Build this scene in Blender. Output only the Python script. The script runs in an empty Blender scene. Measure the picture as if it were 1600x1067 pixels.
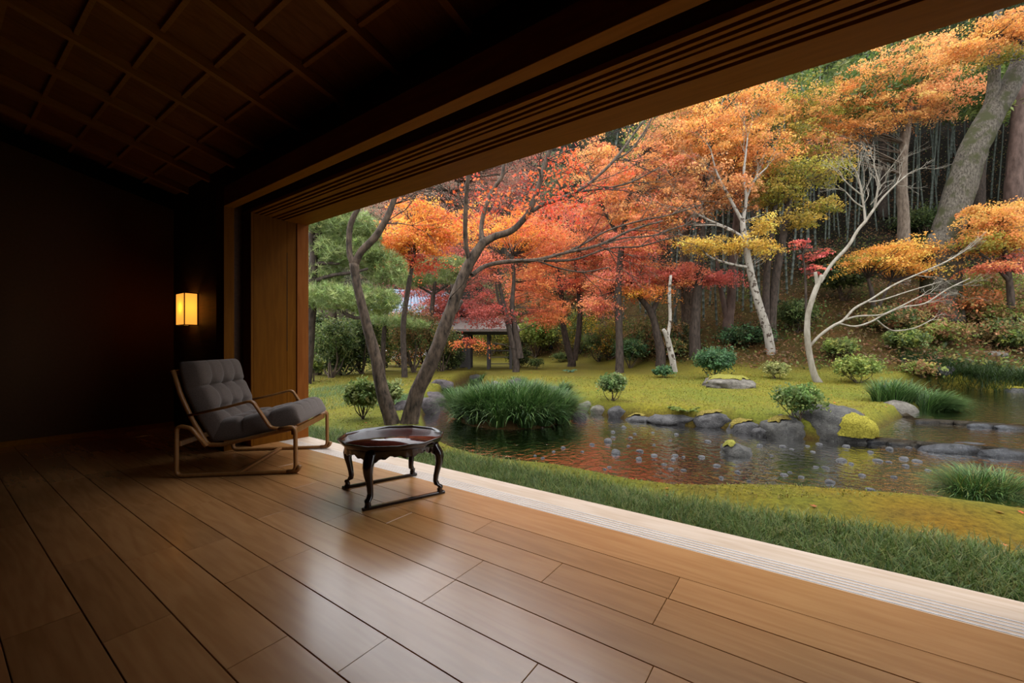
import bpy, bmesh, math, random
import numpy as np
from mathutils import Vector, Matrix, noise

SC = bpy.context.scene
COL = SC.collection
rng = np.random.default_rng(7)
random.seed(7)

# ------------------------------------------------------------------ camera, sky, exposure
EYE = np.array([0.0, 0.0, 1.0])
TH = math.atan2(460, 653)
FPX = 653.0
FW = np.array([math.cos(TH), math.sin(TH), 0.0])
RT = np.array([math.sin(TH), -math.cos(TH), 0.0])
UP = np.array([0.0, 0.0, 1.0])
cam = bpy.data.cameras.new('camera')
cam.lens = 36.0 * FPX / 1600.0
cam.sensor_width = 36.0
cam.shift_y = 7.5 / 1600.0
cam.clip_end = 400
cam_ob = bpy.data.objects.new('camera', cam)
COL.objects.link(cam_ob)
cam_ob.location = EYE
cam_ob.rotation_euler = (math.pi / 2, 0, TH - math.pi / 2)
SC.camera = cam_ob

world = bpy.data.worlds.new('overcast_sky')
SC.world = world
world.use_nodes = True
bgn = world.node_tree.nodes['Background']
bgn.inputs[0].default_value = (0.93, 0.96, 1.0, 1)
# overcast sky: three times brighter overhead than at the horizon, the same all round
SKY = 7.2
_nt = world.node_tree
_tc = _nt.nodes.new('ShaderNodeTexCoord')
_sp = _nt.nodes.new('ShaderNodeSeparateXYZ')
_cl = _nt.nodes.new('ShaderNodeMath')
_cl.operation = 'MAXIMUM'
_cl.inputs[1].default_value = 0.0
_ma = _nt.nodes.new('ShaderNodeMath')
_ma.operation = 'MULTIPLY_ADD'
_ma.inputs[1].default_value = SKY * 2 / 3
_ma.inputs[2].default_value = SKY / 3
_nt.links.new(_tc.outputs['Generated'], _sp.inputs[0])
_nt.links.new(_sp.outputs['Z'], _cl.inputs[0])
_nt.links.new(_cl.outputs[0], _ma.inputs[0])
_nt.links.new(_ma.outputs[0], bgn.inputs[1])
# sampling guide only (a portal gives no light of its own): where the sky enters through the opening
_pd = bpy.data.lights.new('sky_portal', 'AREA')
_pd.shape = 'RECTANGLE'
_pd.size = 2.33
_pd.size_y = 5.32
_pd.cycles.is_portal = True
_po = bpy.data.objects.new('sky_portal', _pd)
COL.objects.link(_po)
_po.location = (2.44, 1.865, 1.167)
_po.rotation_euler = (0, math.pi / 2, 0)
SC.view_settings.view_transform = 'Standard'
SC.view_settings.look = 'None'
SC.view_settings.gamma = 1.0
SC.view_settings.use_curve_mapping = False
SC.view_settings.exposure = 0.0
SC.cycles.max_bounces = 8
SC.cycles.diffuse_bounces = 4
SC.cycles.transparent_max_bounces = 12
SC.cycles.use_denoising = True
SC.cycles.caustics_reflective = False
SC.cycles.caustics_refractive = False
SC.cycles.sample_clamp_indirect = 6.0


# ------------------------------------------------------------------ picture <-> world measurements
def ray(px, py):
    return FW + RT * (px - 800.0) / FPX - UP * (py - 541.0) / FPX


def at_z(px, py, z=0.0):
    d = ray(px, py)
    return EYE + d * ((z - EYE[2]) / d[2])


def at_d(px, py, d):
    return EYE + ray(px, py) * d


# ------------------------------------------------------------------ object helpers
def link(name, data, parent=None, loc=None):
    o = bpy.data.objects.new(name, data)
    COL.objects.link(o)
    if parent is not None:
        o.parent = parent
    if loc is not None:
        o.location = loc
    return o


def tag(o, label=None, cat=None, group=None, kind=None):
    if label:
        o['label'] = label
    if cat:
        o['category'] = cat
    if group:
        o['group'] = group
    if kind:
        o['kind'] = kind
    return o


def thing(name, label, cat, loc=(0, 0, 0), rz=0.0, group=None):
    o = link(name, None, None, loc)
    o.rotation_euler = (0, 0, rz)
    o.empty_display_size = 0.1
    return tag(o, label, cat, group)


def smooth(me, on=True):
    me.polygons.foreach_set('use_smooth', np.full(len(me.polygons), on))


def bm_obj(name, bm, mat, parent=None, sm=False, loc=None):
    me = bpy.data.meshes.new(name)
    bmesh.ops.recalc_face_normals(bm, faces=bm.faces)
    bm.to_mesh(me)
    bm.free()
    if mat:
        me.materials.append(mat)
    if sm:
        smooth(me)
    return link(name, me, parent, loc)


def add_box(bm, a, b, bev=0.0):
    a = Vector(a)
    b = Vector(b)
    r = bmesh.ops.create_cube(bm, size=1.0)
    vs = r['verts']
    for v in vs:
        v.co = Vector(((a.x + b.x) / 2 + v.co.x * (b.x - a.x), (a.y + b.y) / 2 + v.co.y * (b.y - a.y), (a.z + b.z) / 2 + v.co.z * (b.z - a.z)))
    if bev > 0:
        es = list({e for v in vs for e in v.link_edges})
        bmesh.ops.bevel(bm, geom=es, offset=bev, segments=1, affect='EDGES')


def box(name, a, b, mat, parent=None, bev=0.0):
    bm = bmesh.new()
    add_box(bm, a, b, bev)
    return bm_obj(name, bm, mat, parent)


def np_mesh(name, verts, loops, sizes, mat, parent=None, col=None, sm=False):
    verts = np.asarray(verts, np.float32).reshape(-1, 3)
    loops = np.asarray(loops, np.int32).ravel()
    sizes = np.asarray(sizes, np.int32).ravel()
    me = bpy.data.meshes.new(name)
    me.vertices.add(len(verts))
    me.vertices.foreach_set('co', verts.ravel())
    me.loops.add(len(loops))
    me.loops.foreach_set('vertex_index', loops)
    me.polygons.add(len(sizes))
    st = np.zeros(len(sizes), np.int32)
    st[1:] = np.cumsum(sizes)[:-1]
    me.polygons.foreach_set('loop_start', st)
    if col is not None:
        at = me.color_attributes.new('tint', 'FLOAT_COLOR', 'POINT')
        c4 = np.ones((len(verts), 4), np.float32)
        c4[:, :3] = np.minimum(np.asarray(col) * 0.80, 0.9)
        at.data.foreach_set('color', c4.ravel())
    me.update(calc_edges=True)
    if sm:
        smooth(me)
    if mat:
        me.materials.append(mat)
    return link(name, me, parent)


def lin(c):
    c = np.asarray(c, float) / 255.0
    return np.where(c <= 0.04045, c / 12.92, ((c + 0.055) / 1.055) ** 2.4)


def nrm(v):
    return v / np.maximum(np.linalg.norm(v, axis=-1, keepdims=True), 1e-9)


# ------------------------------------------------------------------ materials
def new_mat(name):
    m = bpy.data.materials.new(name)
    m.use_nodes = True
    nt = m.node_tree
    b = nt.nodes['Principled BSDF']
    return m, nt, b


def N(nt, typ, **kw):
    n = nt.nodes.new(typ)
    for k, v in kw.items():
        setattr(n, k, v)
    return n


def L(nt, a, b):
    nt.links.new(a, b)


def ramp(nt, fac, stops):
    r = N(nt, 'ShaderNodeValToRGB')
    e = r.color_ramp.elements
    while len(e) < len(stops):
        e.new(0.5)
    for i, (p, c) in enumerate(stops):
        e[i].position = p
        e[i].color = (c[0], c[1], c[2], 1)
    L(nt, fac, r.inputs[0])
    return r


def plain(name, c, rough=0.6, bump=0.0, scale=60.0, var=0.15, metal=0.0, spec=0.5):
    m, nt, b = new_mat(name)
    g = N(nt, 'ShaderNodeNewGeometry')
    n = N(nt, 'ShaderNodeTexNoise')
    n.inputs['Scale'].default_value = scale
    n.inputs['Detail'].default_value = 4
    L(nt, g.outputs['Position'], n.inputs['Vector'])
    c = np.asarray(c)
    r = ramp(nt, n.outputs['Fac'], [(0.3, c * (1 - var)), (0.7, np.minimum(c * (1 + var), 1))])
    L(nt, r.outputs[0], b.inputs['Base Color'])
    b.inputs['Roughness'].default_value = rough
    b.inputs['Metallic'].default_value = metal
    b.inputs['Specular IOR Level'].default_value = spec
    if bump:
        bp = N(nt, 'ShaderNodeBump')
        bp.inputs['Strength'].default_value = bump
        bp.inputs['Distance'].default_value = 0.01
        L(nt, n.outputs['Fac'], bp.inputs['Height'])
        L(nt, bp.outputs[0], b.inputs['Normal'])
    return m


def wood(name, c1, c2, axis='Y', rough=0.35, tint=0.12, spec=0.5, coat=0.0, rings=1.0):
    """Oak-like grain running along one axis, shifted and tinted per object."""
    m, nt, b = new_mat(name)
    g = N(nt, 'ShaderNodeNewGeometry')
    oi = N(nt, 'ShaderNodeObjectInfo')
    off = N(nt, 'ShaderNodeVectorMath', operation='SCALE')
    off.inputs[0].default_value = (17.0, 31.0, 23.0)
    L(nt, oi.outputs['Random'], off.inputs['Scale'])
    ad = N(nt, 'ShaderNodeVectorMath', operation='ADD')
    L(nt, g.outputs['Position'], ad.inputs[0])
    L(nt, off.outputs[0], ad.inputs[1])
    mp = N(nt, 'ShaderNodeMapping')
    s = {'X': (0.8, 9, 9), 'Y': (9, 0.8, 9), 'Z': (9, 9, 0.8)}[axis]
    mp.inputs['Scale'].default_value = s
    L(nt, ad.outputs[0], mp.inputs['Vector'])
    n1 = N(nt, 'ShaderNodeTexNoise')
    n1.inputs['Scale'].default_value = 0.9
    n1.inputs['Detail'].default_value = 2
    n1.inputs['Distortion'].default_value = 0.6
    L(nt, mp.outputs[0], n1.inputs['Vector'])
    mul = N(nt, 'ShaderNodeMath', operation='MULTIPLY')
    mul.inputs[1].default_value = 34.0 * rings
    L(nt, n1.outputs['Fac'], mul.inputs[0])
    sn = N(nt, 'ShaderNodeMath', operation='SINE')
    L(nt, mul.outputs[0], sn.inputs[0])
    n2 = N(nt, 'ShaderNodeTexNoise')
    n2.inputs['Scale'].default_value = 5
    n2.inputs['Detail'].default_value = 2
    L(nt, mp.outputs[0], n2.inputs['Vector'])
    m1 = N(nt, 'ShaderNodeMath', operation='MULTIPLY_ADD')
    m1.inputs[1].default_value = 0.15
    L(nt, sn.outputs[0], m1.inputs[0])
    L(nt, n2.outputs['Fac'], m1.inputs[2])
    r = ramp(nt, m1.outputs[0], [(0.25, c1), (0.75, c2)])
    # per-board tint
    tm = N(nt, 'ShaderNodeMath', operation='MULTIPLY_ADD')
    tm.inputs[1].default_value = 2 * tint
    tm.inputs[2].default_value = 1 - tint
    L(nt, oi.outputs['Random'], tm.inputs[0])
    hv = N(nt, 'ShaderNodeHueSaturation')
    L(nt, tm.outputs[0], hv.inputs['Value'])
    L(nt, r.outputs[0], hv.inputs['Color'])
    L(nt, hv.outputs[0], b.inputs['Base Color'])
    b.inputs['Roughness'].default_value = rough
    b.inputs['Specular IOR Level'].default_value = spec
    b.inputs['Coat Weight'].default_value = coat
    b.inputs['Coat Roughness'].default_value = 0.15
    bp = N(nt, 'ShaderNodeBump')
    bp.inputs['Strength'].default_value = 0.02
    bp.inputs['Distance'].default_value = 0.001
    L(nt, m1.outputs[0], bp.inputs['Height'])
    L(nt, bp.outputs[0], b.inputs['Normal'])
    return m


def leaf_mat(name, trans=0.5, rough=0.55, spec=0.25):
    m, nt, b = new_mat(name)
    a = N(nt, 'ShaderNodeAttribute')
    a.attribute_name = 'tint'
    L(nt, a.outputs['Color'], b.inputs['Base Color'])
    b.inputs['Roughness'].default_value = rough
    b.inputs['Specular IOR Level'].default_value = spec
    t = N(nt, 'ShaderNodeBsdfTranslucent')
    L(nt, a.outputs['Color'], t.inputs['Color'])
    mx = N(nt, 'ShaderNodeMixShader')
    mx.inputs[0].default_value = trans
    L(nt, b.outputs[0], mx.inputs[1])
    L(nt, t.outputs[0], mx.inputs[2])
    L(nt, mx.outputs[0], nt.nodes['Material Output'].inputs['Surface'])
    return m


def bark(name, c1, c2, scale=8.0, spots=None, bump=0.6, moss=None):
    m, nt, b = new_mat(name)
    g = N(nt, 'ShaderNodeNewGeometry')
    mp = N(nt, 'ShaderNodeMapping')
    mp.inputs['Scale'].default_value = (1, 1, 0.35)
    L(nt, g.outputs['Position'], mp.inputs['Vector'])
    n = N(nt, 'ShaderNodeTexNoise')
    n.inputs['Scale'].default_value = scale
    n.inputs['Detail'].default_value = 6
    n.inputs['Roughness'].default_value = 0.65
    L(nt, mp.outputs[0], n.inputs['Vector'])
    r = ramp(nt, n.outputs['Fac'], [(0.35, np.asarray(c1) * 0.8), (0.65, np.asarray(c2) * 0.85)])
    out = r.outputs[0]
    for cc, sc, lo, hi in ([spots + (0.55, 0.62)] if spots else []) + ([moss + (0.48, 0.6)] if moss else []):
        n3 = N(nt, 'ShaderNodeTexNoise')
        n3.inputs['Scale'].default_value = sc
        n3.inputs['Detail'].default_value = 3
        L(nt, g.outputs['Position'], n3.inputs['Vector'])
        r3 = ramp(nt, n3.outputs['Fac'], [(lo, (0, 0, 0)), (hi, (1, 1, 1))])
        mx = N(nt, 'ShaderNodeMix', data_type='RGBA')
        L(nt, r3.outputs[0], mx.inputs['Factor'])
        L(nt, out, mx.inputs['A'])
        mx.inputs['B'].default_value = (*cc, 1)
        out = mx.outputs['Result']
    L(nt, out, b.inputs['Base Color'])
    b.inputs['Roughness'].default_value = 0.85
    b.inputs['Specular IOR Level'].default_value = 0.2
    bp = N(nt, 'ShaderNodeBump')
    bp.inputs['Strength'].default_value = bump
    bp.inputs['Distance'].default_value = 0.02
    L(nt, n.outputs['Fac'], bp.inputs['Height'])
    L(nt, bp.outputs[0], b.inputs['Normal'])
    return m


def rock_mat(name, c1, c2, moss=0.0, rough=0.75, mosscol=(0.33, 0.30, 0.03)):
    m, nt, b = new_mat(name)
    g = N(nt, 'ShaderNodeNewGeometry')
    n = N(nt, 'ShaderNodeTexNoise')
    n.inputs['Scale'].default_value = 7
    n.inputs['Detail'].default_value = 9
    n.inputs['Roughness'].default_value = 0.7
    L(nt, g.outputs['Position'], n.inputs['Vector'])
    r = ramp(nt, n.outputs['Fac'], [(0.34, np.asarray(c1) * 0.45), (0.66, np.asarray(c2) * 0.75)])
    v = N(nt, 'ShaderNodeTexVoronoi')
    v.inputs['Scale'].default_value = 26
    L(nt, g.outputs['Position'], v.inputs['Vector'])
    rv = ramp(nt, v.outputs['Distance'], [(0.10, (1, 1, 1)), (0.2, (0, 0, 0))])
    mx0 = N(nt, 'ShaderNodeMix', data_type='RGBA')
    ml = N(nt, 'ShaderNodeMath', operation='MULTIPLY')
    ml.inputs[1].default_value = 0.35
    L(nt, rv.outputs[0], ml.inputs[0])
    L(nt, ml.outputs[0], mx0.inputs['Factor'])
    L(nt, r.outputs[0], mx0.inputs['A'])
    mx0.inputs['B'].default_value = (0.20, 0.20, 0.17, 1)
    out = mx0.outputs['Result']
    if moss > 0:
        sp = N(nt, 'ShaderNodeSeparateXYZ')
        L(nt, g.outputs['Normal'], sp.inputs[0])
        n2 = N(nt, 'ShaderNodeTexNoise')
        n2.inputs['Scale'].default_value = 4
        n2.inputs['Detail'].default_value = 4
        L(nt, g.outputs['Position'], n2.inputs['Vector'])
        su = N(nt, 'ShaderNodeMath', operation='MULTIPLY_ADD')
        su.inputs[1].default_value = 0.6
        L(nt, sp.outputs['Z'], su.inputs[0])
        L(nt, n2.outputs['Fac'], su.inputs[2])
        rm = ramp(nt, su.outputs[0], [(1.02 - 0.3 * moss, (0, 0, 0)), (min(1.0, 1.10 - 0.3 * moss), (1, 1, 1))])
        mx = N(nt, 'ShaderNodeMix', data_type='RGBA')
        L(nt, rm.outputs[0], mx.inputs['Factor'])
        L(nt, out, mx.inputs['A'])
        mx.inputs['B'].default_value = (*mosscol, 1)
        out = mx.outputs['Result']
    L(nt, out, b.inputs['Base Color'])
    b.inputs['Roughness'].default_value = rough
    b.inputs['Specular IOR Level'].default_value = 0.28
    bp = N(nt, 'ShaderNodeBump')
    bp.inputs['Strength'].default_value = 0.9
    bp.inputs['Distance'].default_value = 0.06
    L(nt, n.outputs['Fac'], bp.inputs['Height'])
    L(nt, bp.outputs[0], b.inputs['Normal'])
    return m


M = {}
M['oak'] = wood('oak_floor', (0.31, 0.143, 0.048), (0.375, 0.183, 0.068), 'Y', 0.27, 0.12, 0.5, 0.30)
M['sill'] = wood('pale_sill_wood', (0.44, 0.32, 0.225), (0.53, 0.415, 0.32), 'Y', 0.45, 0.03, 0.4)
M['cedar_y'] = wood('cedar_along', (0.24, 0.086, 0.005), (0.29, 0.107, 0.008), 'Y', 0.6, 0.06, 0.05)
M['cedar_z'] = wood('cedar_upright', (0.105, 0.034, 0.002), (0.13, 0.045, 0.003), 'Z', 0.6, 0.06, 0.05)
M['cedar_red'] = wood('cedar_post', (0.17, 0.05, 0.008), (0.21, 0.065, 0.012), 'Z', 0.6, 0.03, 0.06)
M['ceil_board'] = wood('ceiling_board', (0.20, 0.085, 0.026), (0.25, 0.11, 0.034), 'X', 0.6, 0.1, 0.2)
M['rafter'] = wood('rafter_wood', (0.32, 0.15, 0.042), (0.38, 0.18, 0.055), 'X', 0.6, 0.08, 0.2)
M['dark_beam'] = wood('dark_beam', (0.05, 0.022, 0.010), (0.07, 0.032, 0.014), 'Y', 0.6, 0.05, 0.2)
M['plaster'] = plain('shaded_plaster', (0.095, 0.050, 0.024), 0.9, 0.05, 40, 0.06, spec=0.1)  # pale wall: its lack of light is put into this colour
M['black'] = plain('black_slot', (0.006, 0.006, 0.006), 0.8, spec=0.1)
M['gap'] = plain('floor_gap', (0.05, 0.025, 0.012), 0.9, spec=0.1)
M['rail'] = plain('track_metal', (0.56, 0.56, 0.58), 0.5)
M['ash'] = wood('bent_ash', (0.18, 0.078, 0.022), (0.23, 0.105, 0.032), 'Z', 0.38, 0.03, 0.35)
M['lacquer'] = plain('black_lacquer', (0.012, 0.006, 0.005), 0.16, 0.0, 30, 0.3)
M['lacquer_red'] = plain('red_black_lacquer', (0.055, 0.012, 0.008), 0.10, 0.0, 12, 0.5)
M['stone'] = plain('foundation_stone', (0.25, 0.23, 0.21), 0.9)
M['leaf'] = leaf_mat('leaf')
M['needle'] = leaf_mat('needle', 0.2, 0.5, 0.3)
M['blade'] = leaf_mat('blade', 0.25, 0.5, 0.22)
M['bark_dark'] = bark('bark_dark', (0.02, 0.014, 0.010), (0.065, 0.046, 0.034), 14)
M['bark_grey'] = bark('bark_grey', (0.016, 0.011, 0.007), (0.105, 0.072, 0.048), 16)
M['bark_white'] = bark('bark_white', (0.15, 0.125, 0.09), (0.27, 0.24, 0.19), 7)
M['bark_spot'] = bark('bark_spotted', (0.20, 0.175, 0.14), (0.32, 0.285, 0.24), 6, spots=((0.05, 0.035, 0.025), 7.0))
M['bark_moss'] = bark('bark_mossy', (0.02, 0.016, 0.010), (0.115, 0.097, 0.073), 22, moss=((0.03, 0.03, 0.010), 2.2))
M['bark_red'] = bark('bark_reddish', (0.05, 0.03, 0.022), (0.11, 0.07, 0.055), 6)
M['bark_pale'] = bark('bark_tan', (0.09, 0.065, 0.045), (0.20, 0.155, 0.115), 10)
M['twig'] = plain('twig', (0.20, 0.15, 0.11), 0.8)
M['rock'] = rock_mat('rock_grey', (0.03, 0.027, 0.027), (0.095, 0.088, 0.085))
M['rock_pale'] = rock_mat('rock_pale', (0.09, 0.075, 0.058), (0.20, 0.175, 0.14))
M['rock_moss'] = rock_mat('rock_mossy', (0.028, 0.026, 0.024), (0.095, 0.088, 0.076))
M['rock_purple'] = rock_mat('rock_violet', (0.035, 0.026, 0.026), (0.10, 0.08, 0.08))
M['rock_wet'] = rock_mat('rock_wet', (0.010, 0.010, 0.011), (0.05, 0.05, 0.055), 0.0, 0.3)
M['cobble'] = rock_mat('cobble', (0.04, 0.037, 0.036), (0.105, 0.10, 0.10), 0.0, 0.65)


# fabric
def fabric():
    m, nt, b = new_mat('grey_wool')
    g = N(nt, 'ShaderNodeNewGeometry')
    n = N(nt, 'ShaderNodeTexNoise')
    n.inputs['Scale'].default_value = 260
    n.inputs['Detail'].default_value = 3
    L(nt, g.outputs['Position'], n.inputs['Vector'])
    r = ramp(nt, n.outputs['Fac'], [(0.3, (0.062, 0.047, 0.040)), (0.7, (0.135, 0.105, 0.090))])
    L(nt, r.outputs[0], b.inputs['Base Color'])
    b.inputs['Roughness'].default_value = 0.95
    b.inputs['Specular IOR Level'].default_value = 0.1
    b.inputs['Sheen Weight'].default_value = 0.2
    bp = N(nt, 'ShaderNodeBump')
    bp.inputs['Strength'].default_value = 0.3
    bp.inputs['Distance'].default_value = 0.002
    L(nt, n.outputs['Fac'], bp.inputs['Height'])
    L(nt, bp.outputs[0], b.inputs['Normal'])
    return m


M['fabric'] = fabric()


def ground_mat():
    m, nt, b = new_mat('garden_ground')
    a = N(nt, 'ShaderNodeAttribute')
    a.attribute_name = 'tint'
    g = N(nt, 'ShaderNodeNewGeometry')
    n = N(nt, 'ShaderNodeTexNoise')
    n.inputs['Scale'].default_value = 22
    n.inputs['Detail'].default_value = 8
    n.inputs['Roughness'].default_value = 0.75
    L(nt, g.outputs['Position'], n.inputs['Vector'])
    r = ramp(nt, n.outputs['Fac'], [(0.3, (0.35, 0.35, 0.4)), (0.7, (1.5, 1.45, 1.3))])
    mx = N(nt, 'ShaderNodeMix', data_type='RGBA', blend_type='MULTIPLY')
    mx.inputs['Factor'].default_value = 1.0
    L(nt, a.outputs['Color'], mx.inputs['A'])
    L(nt, r.outputs[0], mx.inputs['B'])
    L(nt, mx.outputs['Result'], b.inputs['Base Color'])
    b.inputs['Roughness'].default_value = 0.95
    b.inputs['Specular IOR Level'].default_value = 0.1
    bp = N(nt, 'ShaderNodeBump')
    bp.inputs['Strength'].default_value = 0.7
    bp.inputs['Distance'].default_value = 0.03
    L(nt, n.outputs['Fac'], bp.inputs['Height'])
    L(nt, bp.outputs[0], b.inputs['Normal'])
    return m


M['ground'] = ground_mat()


def water_mat():
    m, nt, b = new_mat('stream_water')
    g = N(nt, 'ShaderNodeNewGeometry')
    mp = N(nt, 'ShaderNodeMapping')
    mp.inputs['Scale'].default_value = (1.0, 1.0, 1.0)
    mp.inputs['Rotation'].default_value = (0, 0, TH)
    L(nt, g.outputs['Position'], mp.inputs['Vector'])
    n = N(nt, 'ShaderNodeTexNoise')
    n.inputs['Scale'].default_value = 9
    n.inputs['Detail'].default_value = 3
    L(nt, mp.outputs[0], n.inputs['Vector'])
    bp = N(nt, 'ShaderNodeBump')
    bp.inputs['Strength'].default_value = 0.5
    bp.inputs['Distance'].default_value = 0.03
    L(nt, n.outputs['Fac'], bp.inputs['Height'])
    gl = N(nt, 'ShaderNodeBsdfGlossy')
    gl.inputs['Roughness'].default_value = 0.03
    gl.inputs['Color'].default_value = (0.9, 0.9, 0.9, 1)
    L(nt, bp.outputs[0], gl.inputs['Normal'])
    tr = N(nt, 'ShaderNodeBsdfTransparent')
    tr.inputs['Color'].default_value = (0.60, 0.50, 0.36, 1)
    fr = N(nt, 'ShaderNodeFresnel')
    fr.inputs['IOR'].default_value = 1.33
    L(nt, bp.outputs[0], fr.inputs['Normal'])
    mx = N(nt, 'ShaderNodeMixShader')
    L(nt, fr.outputs[0], mx.inputs[0])
    L(nt, tr.outputs[0], mx.inputs[1])
    L(nt, gl.outputs[0], mx.inputs[2])
    L(nt, mx.outputs[0], nt.nodes['Material Output'].inputs['Surface'])
    nt.nodes.remove(b)
    return m


M['water'] = water_mat()


def paper_mat():
    m, nt, b = new_mat('lamp_paper')
    tl = N(nt, 'ShaderNodeBsdfTranslucent')
    tl.inputs['Color'].default_value = (0.9, 0.55, 0.18, 1)
    em = N(nt, 'ShaderNodeEmission')
    em.inputs['Color'].default_value = (1.0, 0.52, 0.10, 1)
    em.inputs['Strength'].default_value = 0.45
    ad = N(nt, 'ShaderNodeAddShader')
    L(nt, tl.outputs[0], ad.inputs[0])
    L(nt, em.outputs[0], ad.inputs[1])
    L(nt, ad.outputs[0], nt.nodes['Material Output'].inputs['Surface'])
    nt.nodes.remove(b)
    return m


M['paper'] = paper_mat()

# =================================================================== THE ROOM
XW, XI, XO = 1.845, 1.905, 2.47       # wall face, inner opening frame, outer edge of header
YJ, YS = 4.53, 4.71
YE = -0.80                            # near end of the opening
XP, XQ = 1.672, 1.760                 # inner frame, then the dark screen slot                   # jamb panel plane, stepped reveal plane
YN, YF, XB = -4.0, 6.5, -3.0          # room ends and back wall
ZH, ZS, ZR = 2.335, 2.42, 2.81        # header soffit, step soffit, rafter foot
SLOPE = 0.23


def structure(name, label=None):
    o = link(name, None)
    o.empty_display_size = 0.1
    return tag(o, label, None, None, 'structure')


# floor: dark bed + individual oak planks
floor = box('floor', (XB, YN, -0.12), (2.495, YF, -0.022), M['gap'])
tag(floor, 'wide oak plank floor running along the open garden side', None, None, 'structure')
seams = [1.900, 1.712, 1.520, 1.325, 1.127, 0.930, 0.737, 0.546, 0.355, 0.160]
while seams[-1] > XB:
    seams.append(seams[-1] - 0.195)
known = {0: [0.448, 1.467], 1: [0.453, 0.920, 1.94], 2: [1.232, 2.246], 3: [0.391, 1.228], 4: [0.692, 2.003],
         5: [1.175, 2.003, 2.473], 6: [1.467], 7: [1.94, 2.77], 8: [2.237]}


def plank(x0, x1, y0, y1):
    bm = bmesh.new()
    g = 0.0016
    add_box(bm, (x0 + g, y0 + g * 0.6, -0.02), (x1 - g, y1 - g * 0.6, random.uniform(-0.0004, 0.0004)), 0.0012)
    return bm_obj('plank', bm, M['oak'], floor)


for k in range(len(seams) - 1):
    x1, x0 = seams[k], seams[k + 1]
    ys = sorted(known.get(k, [random.uniform(0.2, 1.2)]))
    y = ys[0]
    while y > YN:
        y -= random.uniform(0.95, 1.45)
        ys.insert(0, max(y, YN))
    y = ys[-1]
    while y < YF:
        y += random.uniform(0.95, 1.45)
        ys.append(min(y, YF))
    for a, b_ in zip(ys[:-1], ys[1:]):
        if b_ - a > 0.02:
            plank(x0, x1, a, b_)
edge_board = box('edge_plank', (1.901, YN, -0.02), (2.178, YF, 0.0), M['oak'], floor, 0.001)

# threshold with sliding-door tracks
sill = box('window_1', (2.1785, YN, -0.10), (2.495, YF, -0.003), M['sill'], None, 0.002)
tag(sill, 'pale weathered threshold board along the open garden side', None, None, 'structure')
for k in range(5):
    x = 2.192 + k * 0.027
    box('track_rail', (x, YN, -0.004), (x + 0.006, YJ, -0.0016), M['rail'], sill)
box('foundation', (2.44, YN, -0.6), (2.488, YF, -0.1), M['stone'], sill)

# walls
tag(box('wall_far', (XB, YF, -0.1), (2.48, YF + 0.15, 4.2), M['plaster']), 'unlit plaster end wall behind the lounge chair', None, None, 'structure')
tag(box('baseboard_far', (XB, YF - 0.02, 0.0), (XW, YF, 0.055), M['cedar_y']), None, None, None, 'structure')
tag(box('wall_back', (XB - 0.15, YN, -0.1), (XB, YF, 4.4), M['dark_beam']), 'dark timber wall on the room side behind the viewpoint', None, None, 'structure')  # unseen walls behind the viewpoint, kept dark to cut bounced light
tag(box('wall_near', (XB, YN - 0.15, -0.1), (3.0, YN, 4.2), M['dark_beam']), 'dark timber end wall behind the viewpoint', None, None, 'structure')
tag(box('wall_garden', (XW, YS, -0.02), (2.45, YF, 3.0), M['dark_beam']), 'dark timber wall section carrying the paper lamp', None, None, 'structure')
tag(box('wall_corner', (XW, YN, -0.02), (2.47, YE - 0.18, 3.0), M['dark_beam']), 'dark timber wall closing the garden side beyond the near end of the opening', None, None, 'structure')  # unseen too, dark against bounced light
fr = box('trim_1', (XP, YJ, 0.0), (XQ, YS, ZS + 0.1), M['cedar_z'], None, 0.002)
tag(fr, 'cedar inner frame post and rail around the garden opening', None, None, 'structure')
box('inner_rail', (XP, YE - 0.18, ZH), (XQ, YJ - 0.0005, ZS + 0.1), M['cedar_y'], fr, 0.002)
box('post', (XP, YE - 0.18, 0.0), (XQ, YE, ZS + 0.1), M['cedar_z'], fr, 0.002)
box('ledge', (XP + 0.002, YE - 0.18, ZS + 0.1), (XW + 0.05, YS, ZS + 0.115), M['dark_beam'], fr)
sl = box('trim_2', (XQ, YS - 0.012, -0.001), (XI, YS, ZS + 0.1), M['dark_beam'])
tag(sl, 'dark screen slot between the inner frame and the sliding doors', None, None, 'structure')
hd = box('trim_3', (XW, YN, ZS + 0.1), (XW + 0.14, YS, ZR + 0.12), M['dark_beam'])
tag(hd, 'deep dark lintel beam above the garden opening', None, None, 'structure')
kh = box('trim_4', (XI + 0.001, YE - 0.2, ZH + 0.03), (XO, YJ + 0.36, 2.95), M['dark_beam'])
tag(kh, 'grooved cedar head rail over the garden opening', None, None, 'structure')
# lands (odd) between dark grooves
lands = [(1.905, 1.937), (1.963, 1.985), (2.010, 2.032), (2.050, 2.104), (2.132, 2.156), (2.184, 2.206), (2.236, XO)]
for a, b_ in lands:
    box('head_rail_land', (a, YE - 0.2, ZH), (b_, YJ + 0.3, ZH + 0.032), M['cedar_y'], kh, 0.001)

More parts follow.
